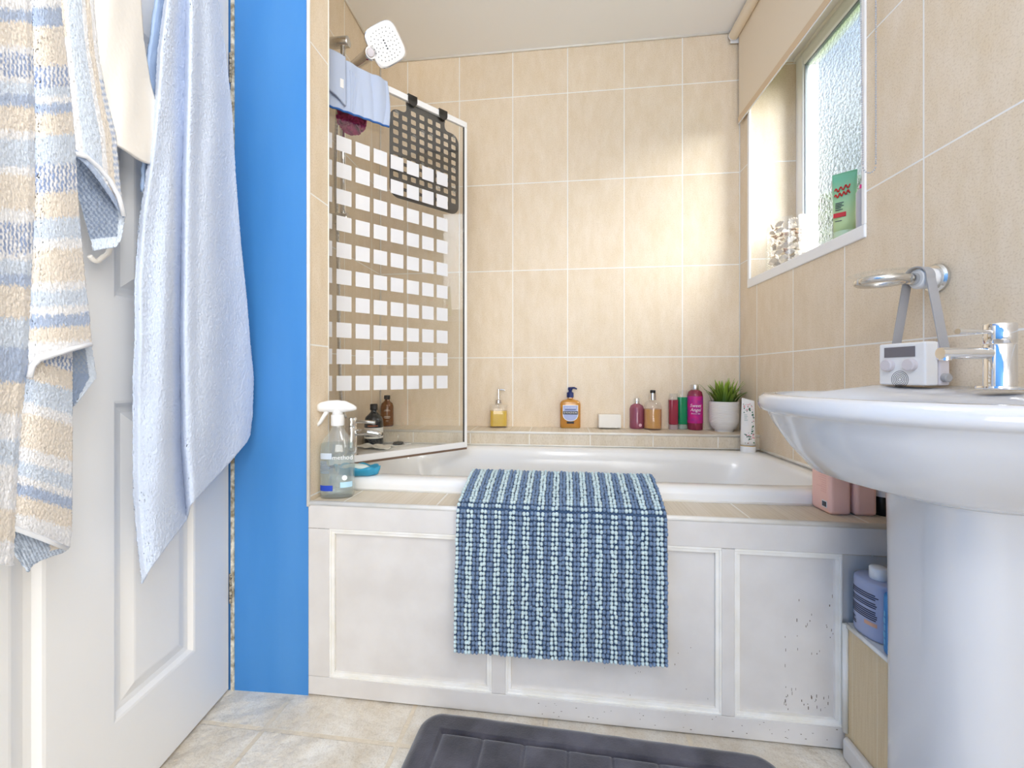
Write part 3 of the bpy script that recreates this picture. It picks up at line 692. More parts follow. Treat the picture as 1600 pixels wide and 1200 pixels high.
sp = thing('soap_dish_tray', 'bright blue wavy soap tray on the tub rim behind the spray bottle', 'soap dish', (-.462, 1.262, .5495), R(-8))
b = MB()
def wav(r, z, k): return [((.066 + r) * math.cos(a) * (1 + .03 * math.cos(8 * a)), (.030 + r * .7) * math.sin(a) * (1 + .05 * math.cos(8 * a)), z + k * .003 * math.cos(8 * a)) for a in [math.tau * i / 64 for i in range(64)]]
b.loft([wav(-.012, 0, 0), wav(-.002, .004, 0), wav(.004, .017, .5), wav(.006, .026, 1), wav(.001, .026, 1), wav(-.004, .014, 0)]); b.build('tray', mat('bright_blue_plastic', '#3FB2DC', .3, trans=.3), sp, smooth_=True)
b = MB(); b.ball((-.005, 0, .020), .045, 20, 10, (1, .5, .26)); b.build('soap_bar', mat('pale_soap', '#D9E8E6', .5), sp, smooth_=True)

# ------------------------------------------------------------------ bottles
def bottle_body(name, prof, m, root, n=32, ex=1, ey=1, pw=2, ang=60):
    b = MB(); b.lathe(prof, n, ex=ex, ey=ey, pw=pw); return b.build(name, m, root, smooth_=True, ang=ang)
def face_cam(x, y): return math.atan2(x, -y) + math.pi * 0 if False else -math.atan2(x, y)
def base(u, v, z, dy=0):
    """where a base whose lowest edge shows at pixel (u, v) stands on a surface at height z"""
    Y = (H - z) * F / (v - CY) + dy; return ((u - CX) / F * Y, Y, z)
SHELF = .607

# trigger spray bottle on the deck
sr = thing('spray_bottle', 'clear trigger spray cleaner bottle with white head on the tiled deck', 'spray bottle', (-.4815, 1.168, .511), R(8))
bottle_body('bottle', [(.001, .0), (.040, 0), (.0435, .004), (.0445, .02), (.0445, .125), (.043, .142), (.036, .160), (.022, .178), (.0150, .192), (.0145, .208), (.001, .208)], M['clear_bottle'], sr, 40, 1, .62, 2.6)
b = MB(); b.lathe([(.001, .003), (.039, .004), (.042, .02), (.042, .148), (.001, .148)], 36, ex=1, ey=.60, pw=2.6); b.build('liquid', glassy('clear_liquid', '#EEF4F4', .97, .05, .02), sr, smooth_=True, ang=50)
bottle_body('collar', [(.001, .196), (.0165, .196), (.0170, .198), (.0170, .222), (.0160, .226), (.001, .226)], M['white_plastic'], sr, 28)
def oval(x, ry, rz, zc): return [(x, ry * math.cos(a), zc + rz * math.sin(a)) for a in [math.tau * i / 20 for i in range(20)]]
b = MB(); b.loft([oval(-.052, .008, .009, .246), oval(-.045, .011, .013, .247), oval(-.025, .0135, .016, .249), oval(.0, .0145, .018, .248), oval(.022, .013, .015, .248), oval(.040, .010, .009, .245), oval(.050, .005, .004, .243)])
b.lathe([(.014, .224), (.012, .245)], 20); b.build('trigger_head', M['white_plastic'], sr, smooth_=True)
b = MB(); b.tube([(-.026, 0, .238), (-.036, 0, .222), (-.046, 0, .205), (-.058, 0, .192)], [.006, .0055, .005, .0035], 10); b.build('trigger', M['white_plastic'], sr, smooth_=True)
b = MB(); b.tube([(0, 0, .205), (.006, 0, .10), (-.006, 0, .012)], .0028, 8); b.build('dip_tube', M['clear'], sr, smooth_=True)
def wrap(a0, a1, z0, z1, k=1.012, n=12):
    bb = MB()
    def fn(s, t):
        a = R(a0 + (a1 - a0) * s); ca, sa = math.sin(a), -math.cos(a); pw_ = 2.6
        return (.0445 * k * math.copysign(abs(ca) ** (2 / pw_), ca), .0445 * .62 * k * math.copysign(abs(sa) ** (2 / pw_), sa), z0 + (z1 - z0) * t)
    bb.grid(n, 2, fn); return bb
wrap(-62, -4, .022, .037).build('blue_label', mat('cobalt_label', '#2447B8', .4), sr)
wrap(12, 66, .030, .045).build('pale_blue_label', mat('sky_label', '#B8DEF2', .4), sr)
wrap(-60, -6, .108, .124).build('pale_label', mat('pale_grey_blue_label', '#CBD6E2', .4), sr)
b = MB()
for k in range(9): bb = wrap(-62, -16 + random.uniform(-8, 6), .070 + k * .0038, .0718 + k * .0038, 1.013); b.add(bb.v, bb.f)
b.build('small_print', mat('slate_blue_print', '#8496AF', .5), sr)
b = text_mb('method', .017); on_front(b, -.0288, .112, .020); b.build('brand_lettering', M['white_plastic'], sr)
b = MB(); c = MB(); c.lathe([(.007, 0), (.007, .001)], 20); c.xf(Matrix.Translation((.025, -.0268, .057)) @ Matrix.Rotation(R(90), 4, 'X')); b.add(c.v, c.f); b.build('round_seal', M['white_plastic'], sr)

# dark bottle with white bands on the tub rim, amber bottle on the ledge behind
db = thing('dark_bottle', 'black soap bottle with white band label on the tub corner', 'bottle', (-.590, 1.806, .549), R(14))
bottle_body('glass_body', [(.001, 0), (.034, 0), (.038, .004), (.0385, .012), (.0385, .098), (.034, .118), (.020, .132), (.0125, .140), (.0125, .150), (.001, .150)], mat('dark_amber_glass', '#23262B', .12, coat=.3), db)
bottle_body('cap', [(.001, .148), (.0150, .148), (.0155, .150), (.0155, .171), (.013, .174), (.001, .174)], M['black'], db)
b = MB(); b.lathe([(.0389, .052), (.0391, .053), (.0391, .074), (.0389, .075)], 36); b.lathe([(.0389, .030), (.0391, .031), (.0391, .038), (.0389, .039)], 36); b.build('white_bands', mat('off_white_label', '#EDEAE4', .5), db, smooth_=True, ang=40)
b = MB(); b.grid(12, 1, lambda s, t: (.0389 * math.sin((s - .55) * 1.1), -.0389 * math.cos((s - .55) * 1.1), .0815 + .0045 * t)); b.build('orange_print', mat('copper_print', '#B4623A', .5), db)
ab = thing('amber_bottle', 'amber glass bottle with black cap on the ledge in the shower corner', 'bottle', (-.586, 1.985, SHELF), R(16))
bottle_body('glass_body', [(.001, 0), (.026, 0), (.0285, .004), (.029, .01), (.029, .092), (.025, .106), (.014, .116), (.011, .120), (.011, .128), (.001, .128)], mat('amber_glass', '#7E4A1C', .12, coat=.3, trans=.25), ab)
bottle_body('cap', [(.001, .126), (.0135, .126), (.014, .128), (.014, .142), (.012, .144), (.001, .144)], M['black'], ab)
pm = mat('pale_print', '#E9DCCB', .5)
b = MB()
for z_, w_ in ((.076, .022), (.072, .03), (.047, .026), (.043, .032), (.039, .024), (.026, .012)):
    bb = MB()
    bb.grid(10, 1, lambda s, t: (.0293 * math.sin((s - .5) * w_ / .0293), -.0293 * math.cos((s - .5) * w_ / .0293), z_ + .0016 * t)); b.add(bb.v, bb.f)
b.build('printed_lines', pm, ab)

# square glass pump dispenser with yellow soap
yd = thing('glass_soap_dispenser', 'clear glass pump dispenser half full of yellow liquid soap', 'soap dispenser', base(779, 668.5, SHELF, .035), R(2))
bottle_body('glass_jar', [(.001, 0), (.039, 0), (.041, .003), (.041, .098), (.039, .103), (.016, .106), (.015, .112), (.001, .112)], M['clear'], yd, 40, pw=5)
b = MB(); b.lathe([(.001, .006), (.0385, .007), (.0385, .076), (.001, .076)], 40, pw=5); b.build('yellow_soap', glassy('yellow_liquid', '#F6D22A', .35, .1, .05), yd, smooth_=True, ang=50)
bottle_body('pump_collar', [(.001, .110), (.014, .110), (.014, .124), (.008, .126), (.006, .128), (.006, .134), (.001, .134)], M['chrome'], yd, 24)
b = MB(); b.tube([(0, 0, .13), (0, 0, .168)], .0042, 12); b.lathe([(.001, .166), (.007, .166), (.007, .174), (.001, .175)], 16); b.tube([(0, 0, .171), (.022, -.004, .172), (.030, -.005, .168)], .003, 10); b.build('pump_head', M['chrome'], yd, smooth_=True, ang=50)
b = MB(); b.tube([(0, 0, .11), (.002, 0, .01)], .003, 8); b.build('dip_tube', M['clear'], yd)

# amber pump bottle with a shield label
dv = thing('amber_pump_bottle', 'amber liquid soap bottle with navy pump and lilac shield label', 'bottle', base(891, 669.5, SHELF, .025), R(-6))
SHL = [(.001, 0), (.043, 0), (.0455, .004), (.0455, .108), (.043, .117), (.034, .124), (.014, .129), (.012, .134), (.012, .140), (.001, .140)]
bottle_body('bottle', SHL, glassy('amber_plastic', '#F2BC45', .6, .06, .10), dv, 40, 1, .52, 4)
b = MB(); b.lathe([(.001, .005), (.042, .006), (.042, .090), (.001, .090)], 40, ex=1, ey=.5, pw=4); b.build('amber_soap', glassy('amber_liquid', '#E2A41C', .3, .1, .03), dv, smooth_=True, ang=50)
navy = mat('navy_plastic', '#1B2A63', .35)
bottle_body('pump_collar', [(.001, .138), (.0155, .138), (.0155, .158), (.012, .161), (.008, .163), (.007, .172), (.001, .172)], navy, dv, 24)
b = MB(); b.lathe([(.001, .170), (.010, .170), (.0105, .173), (.0105, .182), (.008, .184), (.001, .184)], 20); b.tube([(0, 0, .179), (.018, -.004, .181), (.030, -.007, .176)], [.006, .0045, .003], 10); b.build('pump_head', navy, dv, smooth_=True, ang=50)
def shield(w, zt, zm, zb, y):
    pts_ = [(-w, zt), (w, zt), (w, zm)] + [(w * math.cos(a), zm - (zm - zb) * math.sin(a)) for a in [math.pi * k / 14 for k in range(1, 14)]] + [(-w, zm)]
    bb = MB(); n = len(pts_); bb.add([(x, y, z) for x, z in pts_] + [(x, y + .0012, z) for x, z in pts_], [tuple(range(n)), tuple(range(2 * n - 1, n - 1, -1))] + [(i, (i + 1) % n, n + (i + 1) % n, n + i) for i in range(n)]); return bb
shield(.034, .104, .060, .032, -.0248).build('label_border', M['white_plastic'], dv)
shield(.0315, .1015, .060, .0345, -.0252).build('shield_label', mat('lilac_label', '#A9B6E0', .45), dv)
b = MB(); b.box((-.033, -.0262, .063), (.033, -.0252, .077)); b.box((-.016, -.0262, .022), (.016, -.0238, .031)); b.build('label_band', mat('near_black_label', '#20222B', .45), dv)
b = on_front(text_mb("D'AVIGNON", .0108), -.0263, .070); c = on_front(text_mb('SAVON LIQUIDE', .0068), -.0256, .093); b.add(c.v, c.f); c = on_front(text_mb('1.7 oz', .006), -.0264, .0265) if False else MB(); b.build('lettering', M['white_plastic'], dv)
b = MB(); b.box((-.024, -.0257, .0825), (.024, -.0252, .0855)); b.build('blue_print_line', navy, dv)

# white soap bar on a glass dish
sd = thing('soap_on_dish', 'white block of soap on a small clear dish', 'soap', base(952, 671, SHELF, .028), R(-6))
b = MB(); b.lathe([(.001, .001), (.05, .001), (.058, .008), (.056, .010), (.048, .004), (.001, .004)], 32, ey=.62); b.build('dish', M['clear'], sd, smooth_=True, ang=50)
b = MB(); b.box((-.049, -.022, .0045), (.049, .022, .064)); b.build('soap_bar', mat('ivory_soap', '#F2EFE8', .5), sd, bevel=.004, seg=3)

# pink and golden bottles with chrome caps
pb = thing('pink_bottle', 'small mauve pink bottle with silver cap beside a golden one', 'bottle', base(995, 670.5, SHELF, .028))
bottle_body('bottle', [(.001, 0), (.029, 0), (.0318, .004), (.032, .010), (.032, .088), (.027, .102), (.014, .110), (.011, .112), (.001, .112)], mat('mauve_liquid', '#B5627A', .12, trans=.35, coat=.3), pb)
bottle_body('cap', [(.001, .110), (.0115, .110), (.0115, .134), (.0095, .136), (.001, .136)], M['chrome'], pb)
b = MB(); c = MB(); c.lathe([(.007, 0), (.007, .0008)], 20); c.xf(Matrix.Translation((.006, -.0318, .018)) @ Matrix.Rotation(R(90), 4, 'X')); b.add(c.v, c.f); b.build('round_label', mat('pale_pink_label', '#DDB3C0', .5), pb)
gb = thing('golden_bottle', 'clear round bottle of golden bath oil with black tipped chrome cap', 'bottle', base(1020, 672.5, SHELF, .035))
bottle_body('glass_body', [(.001, 0), (.036, 0), (.0385, .004), (.039, .012), (.039, .098), (.034, .116), (.020, .127), (.014, .130), (.014, .135), (.001, .135)], M['clear'], gb)
b = MB(); b.lathe([(.001, .005), (.036, .007), (.036, .090), (.001, .090)], 32); b.build('golden_oil', glassy('golden_liquid', '#EDB24E', .38, .1, .04), gb, smooth_=True, ang=50)
bottle_body('cap', [(.001, .130), (.0135, .130), (.0135, .160), (.001, .160)], M['chrome'], gb)
bottle_body('black_tip', [(.001, .160), (.0115, .160), (.0115, .172), (.001, .173)], M['black'], gb)

# rose and green upright tubes
def upright(name, label, pos, col, h, w):
    t = thing(name, label, 'bottle', pos)
    bottle_body('tube', [(.001, .022), (w * .9, .022), (w, .026), (w, h * .80), (w * .98, h * .82), (.001, h * .82)], mat(name + '_gel', col, .2, trans=.25, coat=.3), t, 28, 1, .8, 3)
    bottle_body('clear_top', [(.001, h * .82), (w * .96, h * .82), (w * .9, h * .98), (w * .84, h), (.001, h)], M['clear'], t, 28, 1, .8, 3)
    bottle_body('cap', [(.001, 0), (w * .95, 0), (w * .97, .002), (w * .97, .021), (.001, .021)], glassy(name + '_cap', tuple(.6 + .4 * x for x in hx(col)), .5), t, 28, 1, .8, 3)
    return t
upright('rose_gel_bottle', 'slim rose red shower gel bottle standing on its clear cap', base(1052, 671.5, SHELF, .018), '#B03A52', .158, .0195)
upright('green_gel_bottle', 'slim emerald green shower gel bottle standing on its clear cap', base(1066, 671, SHELF, .018), '#12A36C', .172, .0215)
sw = thing('magenta_gel_bottle', 'magenta shower gel bottle with silver cap and white script lettering', 'bottle', base(1086, 672.5, SHELF, .030), R(-26))
bottle_body('bottle', [(.001, 0), (.0295, 0), (.0315, .003), (.032, .02), (.032, .150), (.028, .166), (.016, .175), (.001, .175)], mat('magenta_gel', '#A83558', .15, trans=.3, coat=.3), sw)
b = MB(); b.lathe([(.0322, .030), (.0324, .031), (.0324, .146), (.0322, .147)], 40); b.build('wrap_label', mat('magenta_label', '#D81F84', .4, vcol='#A92B8E', vscale=45), sw, smooth_=True)
bottle_body('cap', [(.001, .175), (.0145, .175), (.0150, .177), (.0150, .195), (.013, .198), (.001, .198)], mat('silver_cap', (.8, .8, .8), .3, metal=1), sw)
b = on_round(text_mb('Sweet', .020, shear=.25), .0325, .106, phase=.12); 
for tx, sz, zz_ in (('Angel', .020, .088), ('Shower Gel', .008, .072)): c = on_round(text_mb(tx, sz, shear=.25), .0325, zz_, phase=.12); b.add(c.v, c.f)
b.build('lettering', M['white_plastic'], sw)

# potted grass
pt_ = thing('potted_grass', 'artificial green grass in a ribbed white pot at the ledge end', 'plant', base(1131, 675.5, SHELF, .040))
prof = [(.001, 0), (.036, 0), (.037, .003), (.037, .008)]
for k in range(27):
    z = .010 + k * .0042; r = .037 + .0205 * min(1, (z - .008) / .034) ** .5; prof += [(r + .0012, z), (r - .0006, z + .0024)]
prof += [(.058, .123), (.058, .127), (.054, .127), (.053, .105), (.001, .105)]
bottle_body('pot', prof, mat('white_ribbed_ceramic', '#EFECE8', .35), pt_, 48)
b = MB(); gmx = mat('grass_green', '#4C7A1E', .45); nt = gmx.node_tree
tcx = nt.nodes.new('ShaderNodeTexCoord'); sxx = nt.nodes.new('ShaderNodeSeparateXYZ'); rpx = nt.nodes.new('ShaderNodeValToRGB'); mpx = nt.nodes.new('ShaderNodeMath'); mpx.operation = 'MULTIPLY_ADD'; mpx.inputs[1].default_value = 9; mpx.inputs[2].default_value = -1
nt.links.new(tcx.outputs['Object'], sxx.inputs[0]); nt.links.new(sxx.outputs[2], mpx.inputs[0]); nt.links.new(mpx.outputs[0], rpx.inputs[0]); nt.links.new(rpx.outputs[0], nt.nodes['Principled BSDF'].inputs['Base Color'])
rpx.color_ramp.elements[0].position = .1; rpx.color_ramp.elements[0].color = (*hx('#35561C'), 1); rpx.color_ramp.elements[1].position = .95; rpx.color_ramp.elements[1].color = (*hx('#9DBB3E'), 1)
#
for i in range(85):
    a = random.uniform(0, math.tau); r0 = random.uniform(.005, .046); Lb = random.uniform(.085, .135); out_ = random.uniform(.1, 1.15) * (r0 / .046) ** .6
    d = Vector((math.cos(a), math.sin(a), 0)); sd_ = Vector((-d.y, d.x, 0)); w0 = random.uniform(.0045, .0078)
    def blade(s, t):
        z = Lb * t * (1 - .38 * out_ * t); rr = r0 + Lb * out_ * .75 * t ** 1.7; w = w0 * (1 - t) ** .7 * (1 + .5 * t)
        p = d * rr + sd_ * ((s - .5) * 2 * w) + Vector((0, 0, .104 + z)) - d * (.0015 * abs(s - .5)); return p
    b.grid(2, 7, blade)
b.build('grass_blades', gmx, pt_, solid=.0006)

# hand cream tube on the tub corner
hcx = thing('hand_cream_tube', 'white flowered hand cream tube standing on its cap in the tub corner', 'tube', (.915, 1.640, .549), R(-16))
bottle_body('cap', [(.001, 0), (.0265, 0), (.027, .002), (.027, .022), (.001, .022)], M['white_plastic'], hcx, 32, 1, .75)
b = MB(); L0 = []
for z, rx, ry in ((.025, .0262, .019), (.05, .0262, .0185), (.11, .025, .014), (.16, .0235, .008), (.19, .0225, .0022), (.203, .022, .0018)): L0.append([(rx * math.cos(a), ry * math.sin(a), z - (.006 * (math.cos(a)) if z > .2 else 0)) for a in [math.tau * i / 32 for i in range(32)]])
b.loft(L0); b.build('tube_body', mat('white_tube', '#F3F0EC', .35), hcx, smooth_=True)
bottle_body('gold_ring', [(.001, .0218), (.0268, .0218), (.0268, .0255), (.001, .0255)], mat('gold', (.75, .55, .25), .3, metal=1), hcx, 32, 1, .75)
def yfront(z): return -lerpt([(.025, .019), (.05, .0185), (.11, .014), (.16, .008), (.19, .0024)], z) - .0004
bg_, bk = MB(), MB()
for i in range(70):
    left = random.random() < .45
    z = random.choice([random.uniform(.035, .075), random.uniform(.15, .185), random.uniform(.06, .16)]); x = random.uniform(-.019, .017) if z < .075 or z > .15 else random.uniform(.010, .018)
    yy_ = yfront(z) * math.sqrt(max(.05, 1 - (x / .0262) ** 2)) - .0006
    tgt = bk if i % 3 == 0 else bg_
    tgt.ball((x, yy_, z), random.uniform(.0014, .0034), 6, 4, (1, .25, random.uniform(.5, 1.2)))
bg_.build('leaf_print', mat('leaf_print_green', '#2F6B4C', .5), hcx); bk.build('flower_print', mat('flower_print_pink', '#E39AA0', .5), hcx)
b = MB()
for z, w in ((.142, .010), (.136, .012), (.130, .009), (.122, .012)): b.box((-.016, yfront(z) - .001, z), (-.016 + w, yfront(z), z + .0028))
b.build('printed_lines', mat('pale_grey_print', '#C9D2CE', .5), hcx)

# coral bottles on the deck and the dark striped one behind the pedestal
coral = mat('coral_plastic', '#FFCFC0', .38)
for k, (x, lab) in enumerate(((.787, 'coral pump bottle with printed barcode at the tub end of the deck'), (.842, 'plain coral bottle squeezed between its twin and the basin pedestal'))):
    t = thing('coral_bottle', lab, 'bottle', (x, 1.045 - .008 * k, .511), R(-5), 'coral bottles on the deck')
    b = MB(); b.box((-.025, -.037, 0), (.025, .037, .142)); b.build('body', coral, t, bevel=.009, seg=4)
    bottle_body('cap', [(.001, .142), (.014, .142), (.0145, .145), (.0145, .165), (.013, .168), (.001, .168)], mat('coral_cap', '#E58F7C', .4), t, 24)
    if k == 0:
        b = MB(); b.box((-.0258, -.027, .014), (-.0250, -.009, .030)); b.build('barcode_label', M['white_plastic'], t)
        b = MB()
        for i, w in enumerate((.001, .0016, .0008, .0018, .001, .0007, .0016, .0009)): b.box((-.0262, -.0255 + i * .002, .016), (-.0257, -.0255 + i * .002 + w, .028))
        b.build('barcode', M['black'], t)
        b = MB()
        for i in range(9): b.box((-.0256, -.024, .05 + i * .0055), (-.0250, .012 - random.uniform(0, .02), .0517 + i * .0055))
        b.build('small_print', mat('pale_coral_print', '#F6C2B4', .5), t)
t = thing('black_bottle', 'black bottle with white band half hidden by the basin pedestal', 'bottle', (.893, 1.02, .511))
bottle_body('body', [(.001, 0), (.020, 0), (.022, .003), (.022, .09), (.016, .1), (.001, .1)], M['black'], t, 28)
b = MB(); b.lathe([(.0222, .045), (.0224, .046), (.0224, .060), (.0222, .061)], 28); b.build('white_band', M['white_plastic'], t, smooth_=True)

# lavender and blue bottles on the boxed-in wall
def oval_bottle(name, label, loc, rz, col, h, hx_, hy, capc):
    t = thing(name, label, 'bottle', loc, rz)
    bottle_body('body', [(.001, 0), (.92, 0), (.985, .003), (1.0, .008), (1.0, h - .010), (.975, h - .003), (.90, h), (.001, h)], mat(name + '_plastic', col, .35), t, 48, hx_, hy, 2.4, 50); return t
lv = oval_bottle('lavender_bottle', 'lavender grey bottle with white cap on the low boxed wall', (.783, .904, .2915), R(4), '#A9B1CE', .120, .036, .043, 1)
bottle_body('cap', [(.001, .120), (.0155, .120), (.0160, .122), (.0160, .142), (.014, .1445), (.001, .1445)], M['white_plastic'], lv, 28)
b = MB(); dk = mat('dark_slate_print', '#3C3F52', .5)
def ring_strip(bb, y0, y1, z0, z1, hx_=.0365, hy=.0435):
    def fn(s, t_):
        y = y0 + (y1 - y0) * s; q = min(.999, abs(y) / hy); return (-hx_ * (1 - q ** 2.4) ** (1 / 2.4) - .0002, y, z0 + (z1 - z0) * t_)
    bb.grid(14, 1, fn)
for i in range(13):
    if i in (3, 7): continue
    ring_strip(b, -.030 + random.uniform(0, .005), .037 - random.uniform(0, .005), .094 - i * .0043, .0966 - i * .0043)
for i in range(4): ring_strip(b, .014 + random.uniform(0, .01), .036, .030 - i * .004, .0325 - i * .004)
b.build('printed_text', dk, lv)
b = MB(); ring_strip(b, -.028, -.004, .030, .038); b.build('orange_label', mat('peach_print', '#D9A98E', .5), lv)
bl = oval_bottle('blue_bottle', 'blue bottle in front of the lavender one on the low boxed wall', (.772, .826, .2915), R(4), '#2A82C6', .118, .033, .033, 1)
bottle_body('cap', [(.001, .118), (.0150, .118), (.0155, .120), (.0155, .138), (.001, .140)], M['white_plastic'], bl, 28)
b = MB()
for i in range(5): ring_strip(b, .014, .020 + .004 * (i % 2), .020 + i * .014, .030 + i * .014, .0335, .0335)
b.build('pale_lettering', mat('pale_blue_print', '#6FB4DE', .5), bl)

# ------------------------------------------------------------------ pedestal basin and tap
BSO = Vector((xr(.695) - .002, .695, 0)); ang_b = math.atan2(-.0853, .9963) + math.pi   # local x leaves the wall into the room
bas = thing('pedestal_basin', 'white ceramic basin on a rounded pedestal by the tiled wall', 'basin', BSO, math.atan2(.0853, -.9963))
def dloop(cx_, af, ab_, bw_, nf, nb, z, zd=0, N=120):
    o_ = []
    for i in range(N):
        a = math.tau * (i + .5) / N; c, s = math.cos(a), math.sin(a); n = nf if c > 0 else nb
        d = (abs(c) ** n + abs(s) ** n) ** (-1 / n)
        x = cx_ + (af if c > 0 else ab_) * c * d; y = bw_ * s * d
        o_.append((x, y, z + zd * (1 - smooth((x - .09) / .06))))
    return o_
b = MB()
b.loft([dloop(.15, .125, .148, .13, 2.6, 6, .652), dloop(.15, .20, .148, .175, 2.4, 6, .672), dloop(.13, .26, .129, .215, 2.2, 7, .715), dloop(.10, .315, .099, .258, 2.15, 8, .755), dloop(.09, .336, .089, .268, 2.1, 9, .775), dloop(.09, .341, .089, .271, 2.1, 9, .7785), dloop(.08, .3605, .079, .279, 2.1, 10, .7815),
        dloop(.08, .364, .079, .281, 2.1, 10, .790), dloop(.08, .362, .079, .280, 2.1, 10, .804, .012), dloop(.08, .355, .0785, .275, 2.1, 10, .810, .013), dloop(.09, .330, .0870, .258, 2.1, 9, .8105, .013),
        dloop(.235, .165, .105, .215, 2.3, 3.2, .808, 0), dloop(.235, .158, .099, .208, 2.3, 3.2, .798), dloop(.235, .14, .09, .19, 2.3, 3, .765), dloop(.23, .105, .07, .14, 2.2, 2.6, .715), dloop(.22, .05, .04, .06, 2, 2, .698), dloop(.22, .02, .02, .02, 2, 2, .696)], True, True)
b.build('bowl', M['ceramic'], bas, smooth_=True)
b = MB()
b.loft([dloop(.11, .116, .108, .108, 2.7, 6, 0), dloop(.11, .114, .108, .106, 2.7, 6, .08), dloop(.11, .114, .108, .104, 2.7, 6, .40), dloop(.11, .116, .108, .106, 2.7, 6, .60), dloop(.11, .118, .108, .108, 2.7, 6, .668)])
b.build('pedestal', M['ceramic'], bas, smooth_=True, ang=60)
b = MB(); c = MB(); c.lathe([(.001, 0), (.011, 0), (.012, .002), (.001, .003)], 20); c.xf(Matrix.Translation((.138, 0, .780)) @ Matrix.Rotation(R(75), 4, 'Y')); b.add(c.v, c.f); b.build('overflow_ring', M['chrome'], bas, smooth_=True)
tpb = thing('basin_tap', 'chrome cylindrical basin mixer tap with slim side lever', 'tap', BSO + Vector((-.9963, .0853, 0)) * .086 + Vector((0, 0, .8225)), math.atan2(.0853, -.9963))
b = MB(); b.lathe([(.001, 0), (.028, 0), (.029, .002), (.028, .005), (.0195, .006), (.0195, .0735), (.0188, .0745), (.001, .0745)], 36); b.build('body', M['chrome'], tpb, smooth_=True, ang=40)
b = MB(); b.lathe([(.001, .0755), (.0188, .0755), (.0195, .0765), (.0195, .107), (.018, .109), (.001, .109)], 36); b.build('cartridge_cap', M['chrome'], tpb, smooth_=True, ang=40)
b = MB(); b.tube([(.014, .004, .0945), (.045, .006, .0955), (.046, .006, .0955), (.072, .008, .0955)], [.0032, .0034, .0050, .0050], 14); b.build('lever', M['chrome'], tpb, smooth_=True, ang=40)
b = MB(); b.tube([(.010, 0, .060), (.06, 0, .060), (.092, 0, .060)], [.0100, .0098, .0095], 18); b.lathe([(.008, -.004), (.008, .006)], 16, c=(.084, 0, .052)); b.build('spout', M['chrome'], tpb, smooth_=True, ang=40)

# ------------------------------------------------------------------ wall soap dish and shower radio
sdh = thing('wall_soap_dish', 'chrome wall bracket holding a clear glass soap dish above the basin', 'soap dish', (xr(.911), .911, 1.054), math.atan2(.0853, -.9963))
def along_x(bb, x0, c=(0, 0)): return bb.xf(Matrix.Translation((x0, c[0], c[1])) @ Matrix.Rotation(R(90), 4, 'Y'))
b = MB(); b.lathe([(.001, 0), (.031, 0), (.031, .006), (.027, .010), (.001, .010)], 36); along_x(b, 0).build('wall_flange', M['chrome_dull'], sdh, smooth_=True, ang=40)
b = MB(); b.lathe([(.021, .010), (.022, .014), (.022, .040), (.019, .044), (.001, .044)], 30); along_x(b, 0).build('white_hub', M['white_plastic'], sdh, smooth_=True, ang=40)
b = MB(); b.lathe([(.011, .040), (.012, .042), (.012, .056), (.009, .058), (.001, .058)], 24); along_x(b, 0).build('chrome_knuckle', M['chrome_dull'], sdh, smooth_=True, ang=40)
b = MB()
ring_pts = [(.112 + .042 * math.cos(a), .042 * math.sin(a), -.004) for a in [math.tau * i / 40 for i in range(41)]]
b.tube(ring_pts, .0075, 10); b.tube([(.056, 0, -.002), (.072, 0, -.004)], .006, 10); b.build('ring', M['chrome_dull'], sdh, smooth_=True)
b = MB(); b.lathe([(.001, -.012), (.034, -.012), (.040, -.006), (.048, .002), (.062, .010), (.0625, .0115), (.047, .006), (.036, -.006), (.001, -.008)], 40, c=(.112, 0, 0)); b.build('glass_dish', M['glass'], sdh, smooth_=True)
rd = thing('shower_radio', 'small white shower radio hanging by a grey strap over the basin', 'radio', (.862, .912, .8245), math.atan2(-.085, -.9963) + math.pi)
# local: x towards the wall, y away from the camera
b = MB(); b.box((-.026, -.050, 0), (.004, .050, .0905)); b.build('front_case', M['white_plastic'], rd, bevel=.004, seg=3)
b = MB(); b.box((.005, -.050, 0), (.030, .050, .0905)); b.build('rear_case', M['grey_plastic'], rd, bevel=.004, seg=3)
b = MB(); b.box((-.0272, -.030, .060), (-.0258, .036, .082)); b.build('display', mat('grey_display', '#77747A', .2), rd)
for y in (-.023, .025):
    b = MB(); b.lathe([(.013, 0), (.013, .009), (.011, .011), (.001, .011)], 28); b.xf(Matrix.Translation((-.026, y, .043)) @ Matrix.Rotation(R(-90), 4, 'Y')); b.build('dial', M['grey_plastic'], rd, smooth_=True, ang=40)
b = MB()
for r in (.018, .0145, .011, .0075, .004): b.tube([(-.0262, .002 + r * math.cos(a), .012 + r * math.sin(a)) for a in [math.tau * i / 32 for i in range(33)]], .00045, 6)
b.build('speaker_grille', mat('dark_slot', '#4C4A4E', .6), rd)
b = MB(); b.lathe([(.009, 0), (.009, .008), (.007, .010), (.001, .010)], 24); b.xf(Matrix.Translation((.016, -.050, .016)) @ Matrix.Rotation(R(90), 4, 'X')); b.build('side_knob', M['strap'], rd, smooth_=True, ang=40)
for y in (-.052, .052):
    b = MB(); b.box((-.002, y - .004, .052), (.026, y + .004, .074)); b.build('strap_clip', M['grey_plastic'], rd, bevel=.002)
def strap_path():
    L = [(-.052, .070)]
    zt = 1.054 - .8245
    L += [(-.0245, zt - .004)]
    L += [(.0245 * math.cos(a) * -1, zt + .0245 * math.sin(a)) for a in [math.pi * k / 14 for k in range(1, 14)]]
    L += [(.0245, zt - .004), (.052, .070)]
    return L
b = MB(); P_ = strap_path(); hw_ = .0105; xc = .016
vs = []; fs = []
for (y, z) in P_:
    vs += [(xc - hw_, y, z), (xc + hw_, y, z)]
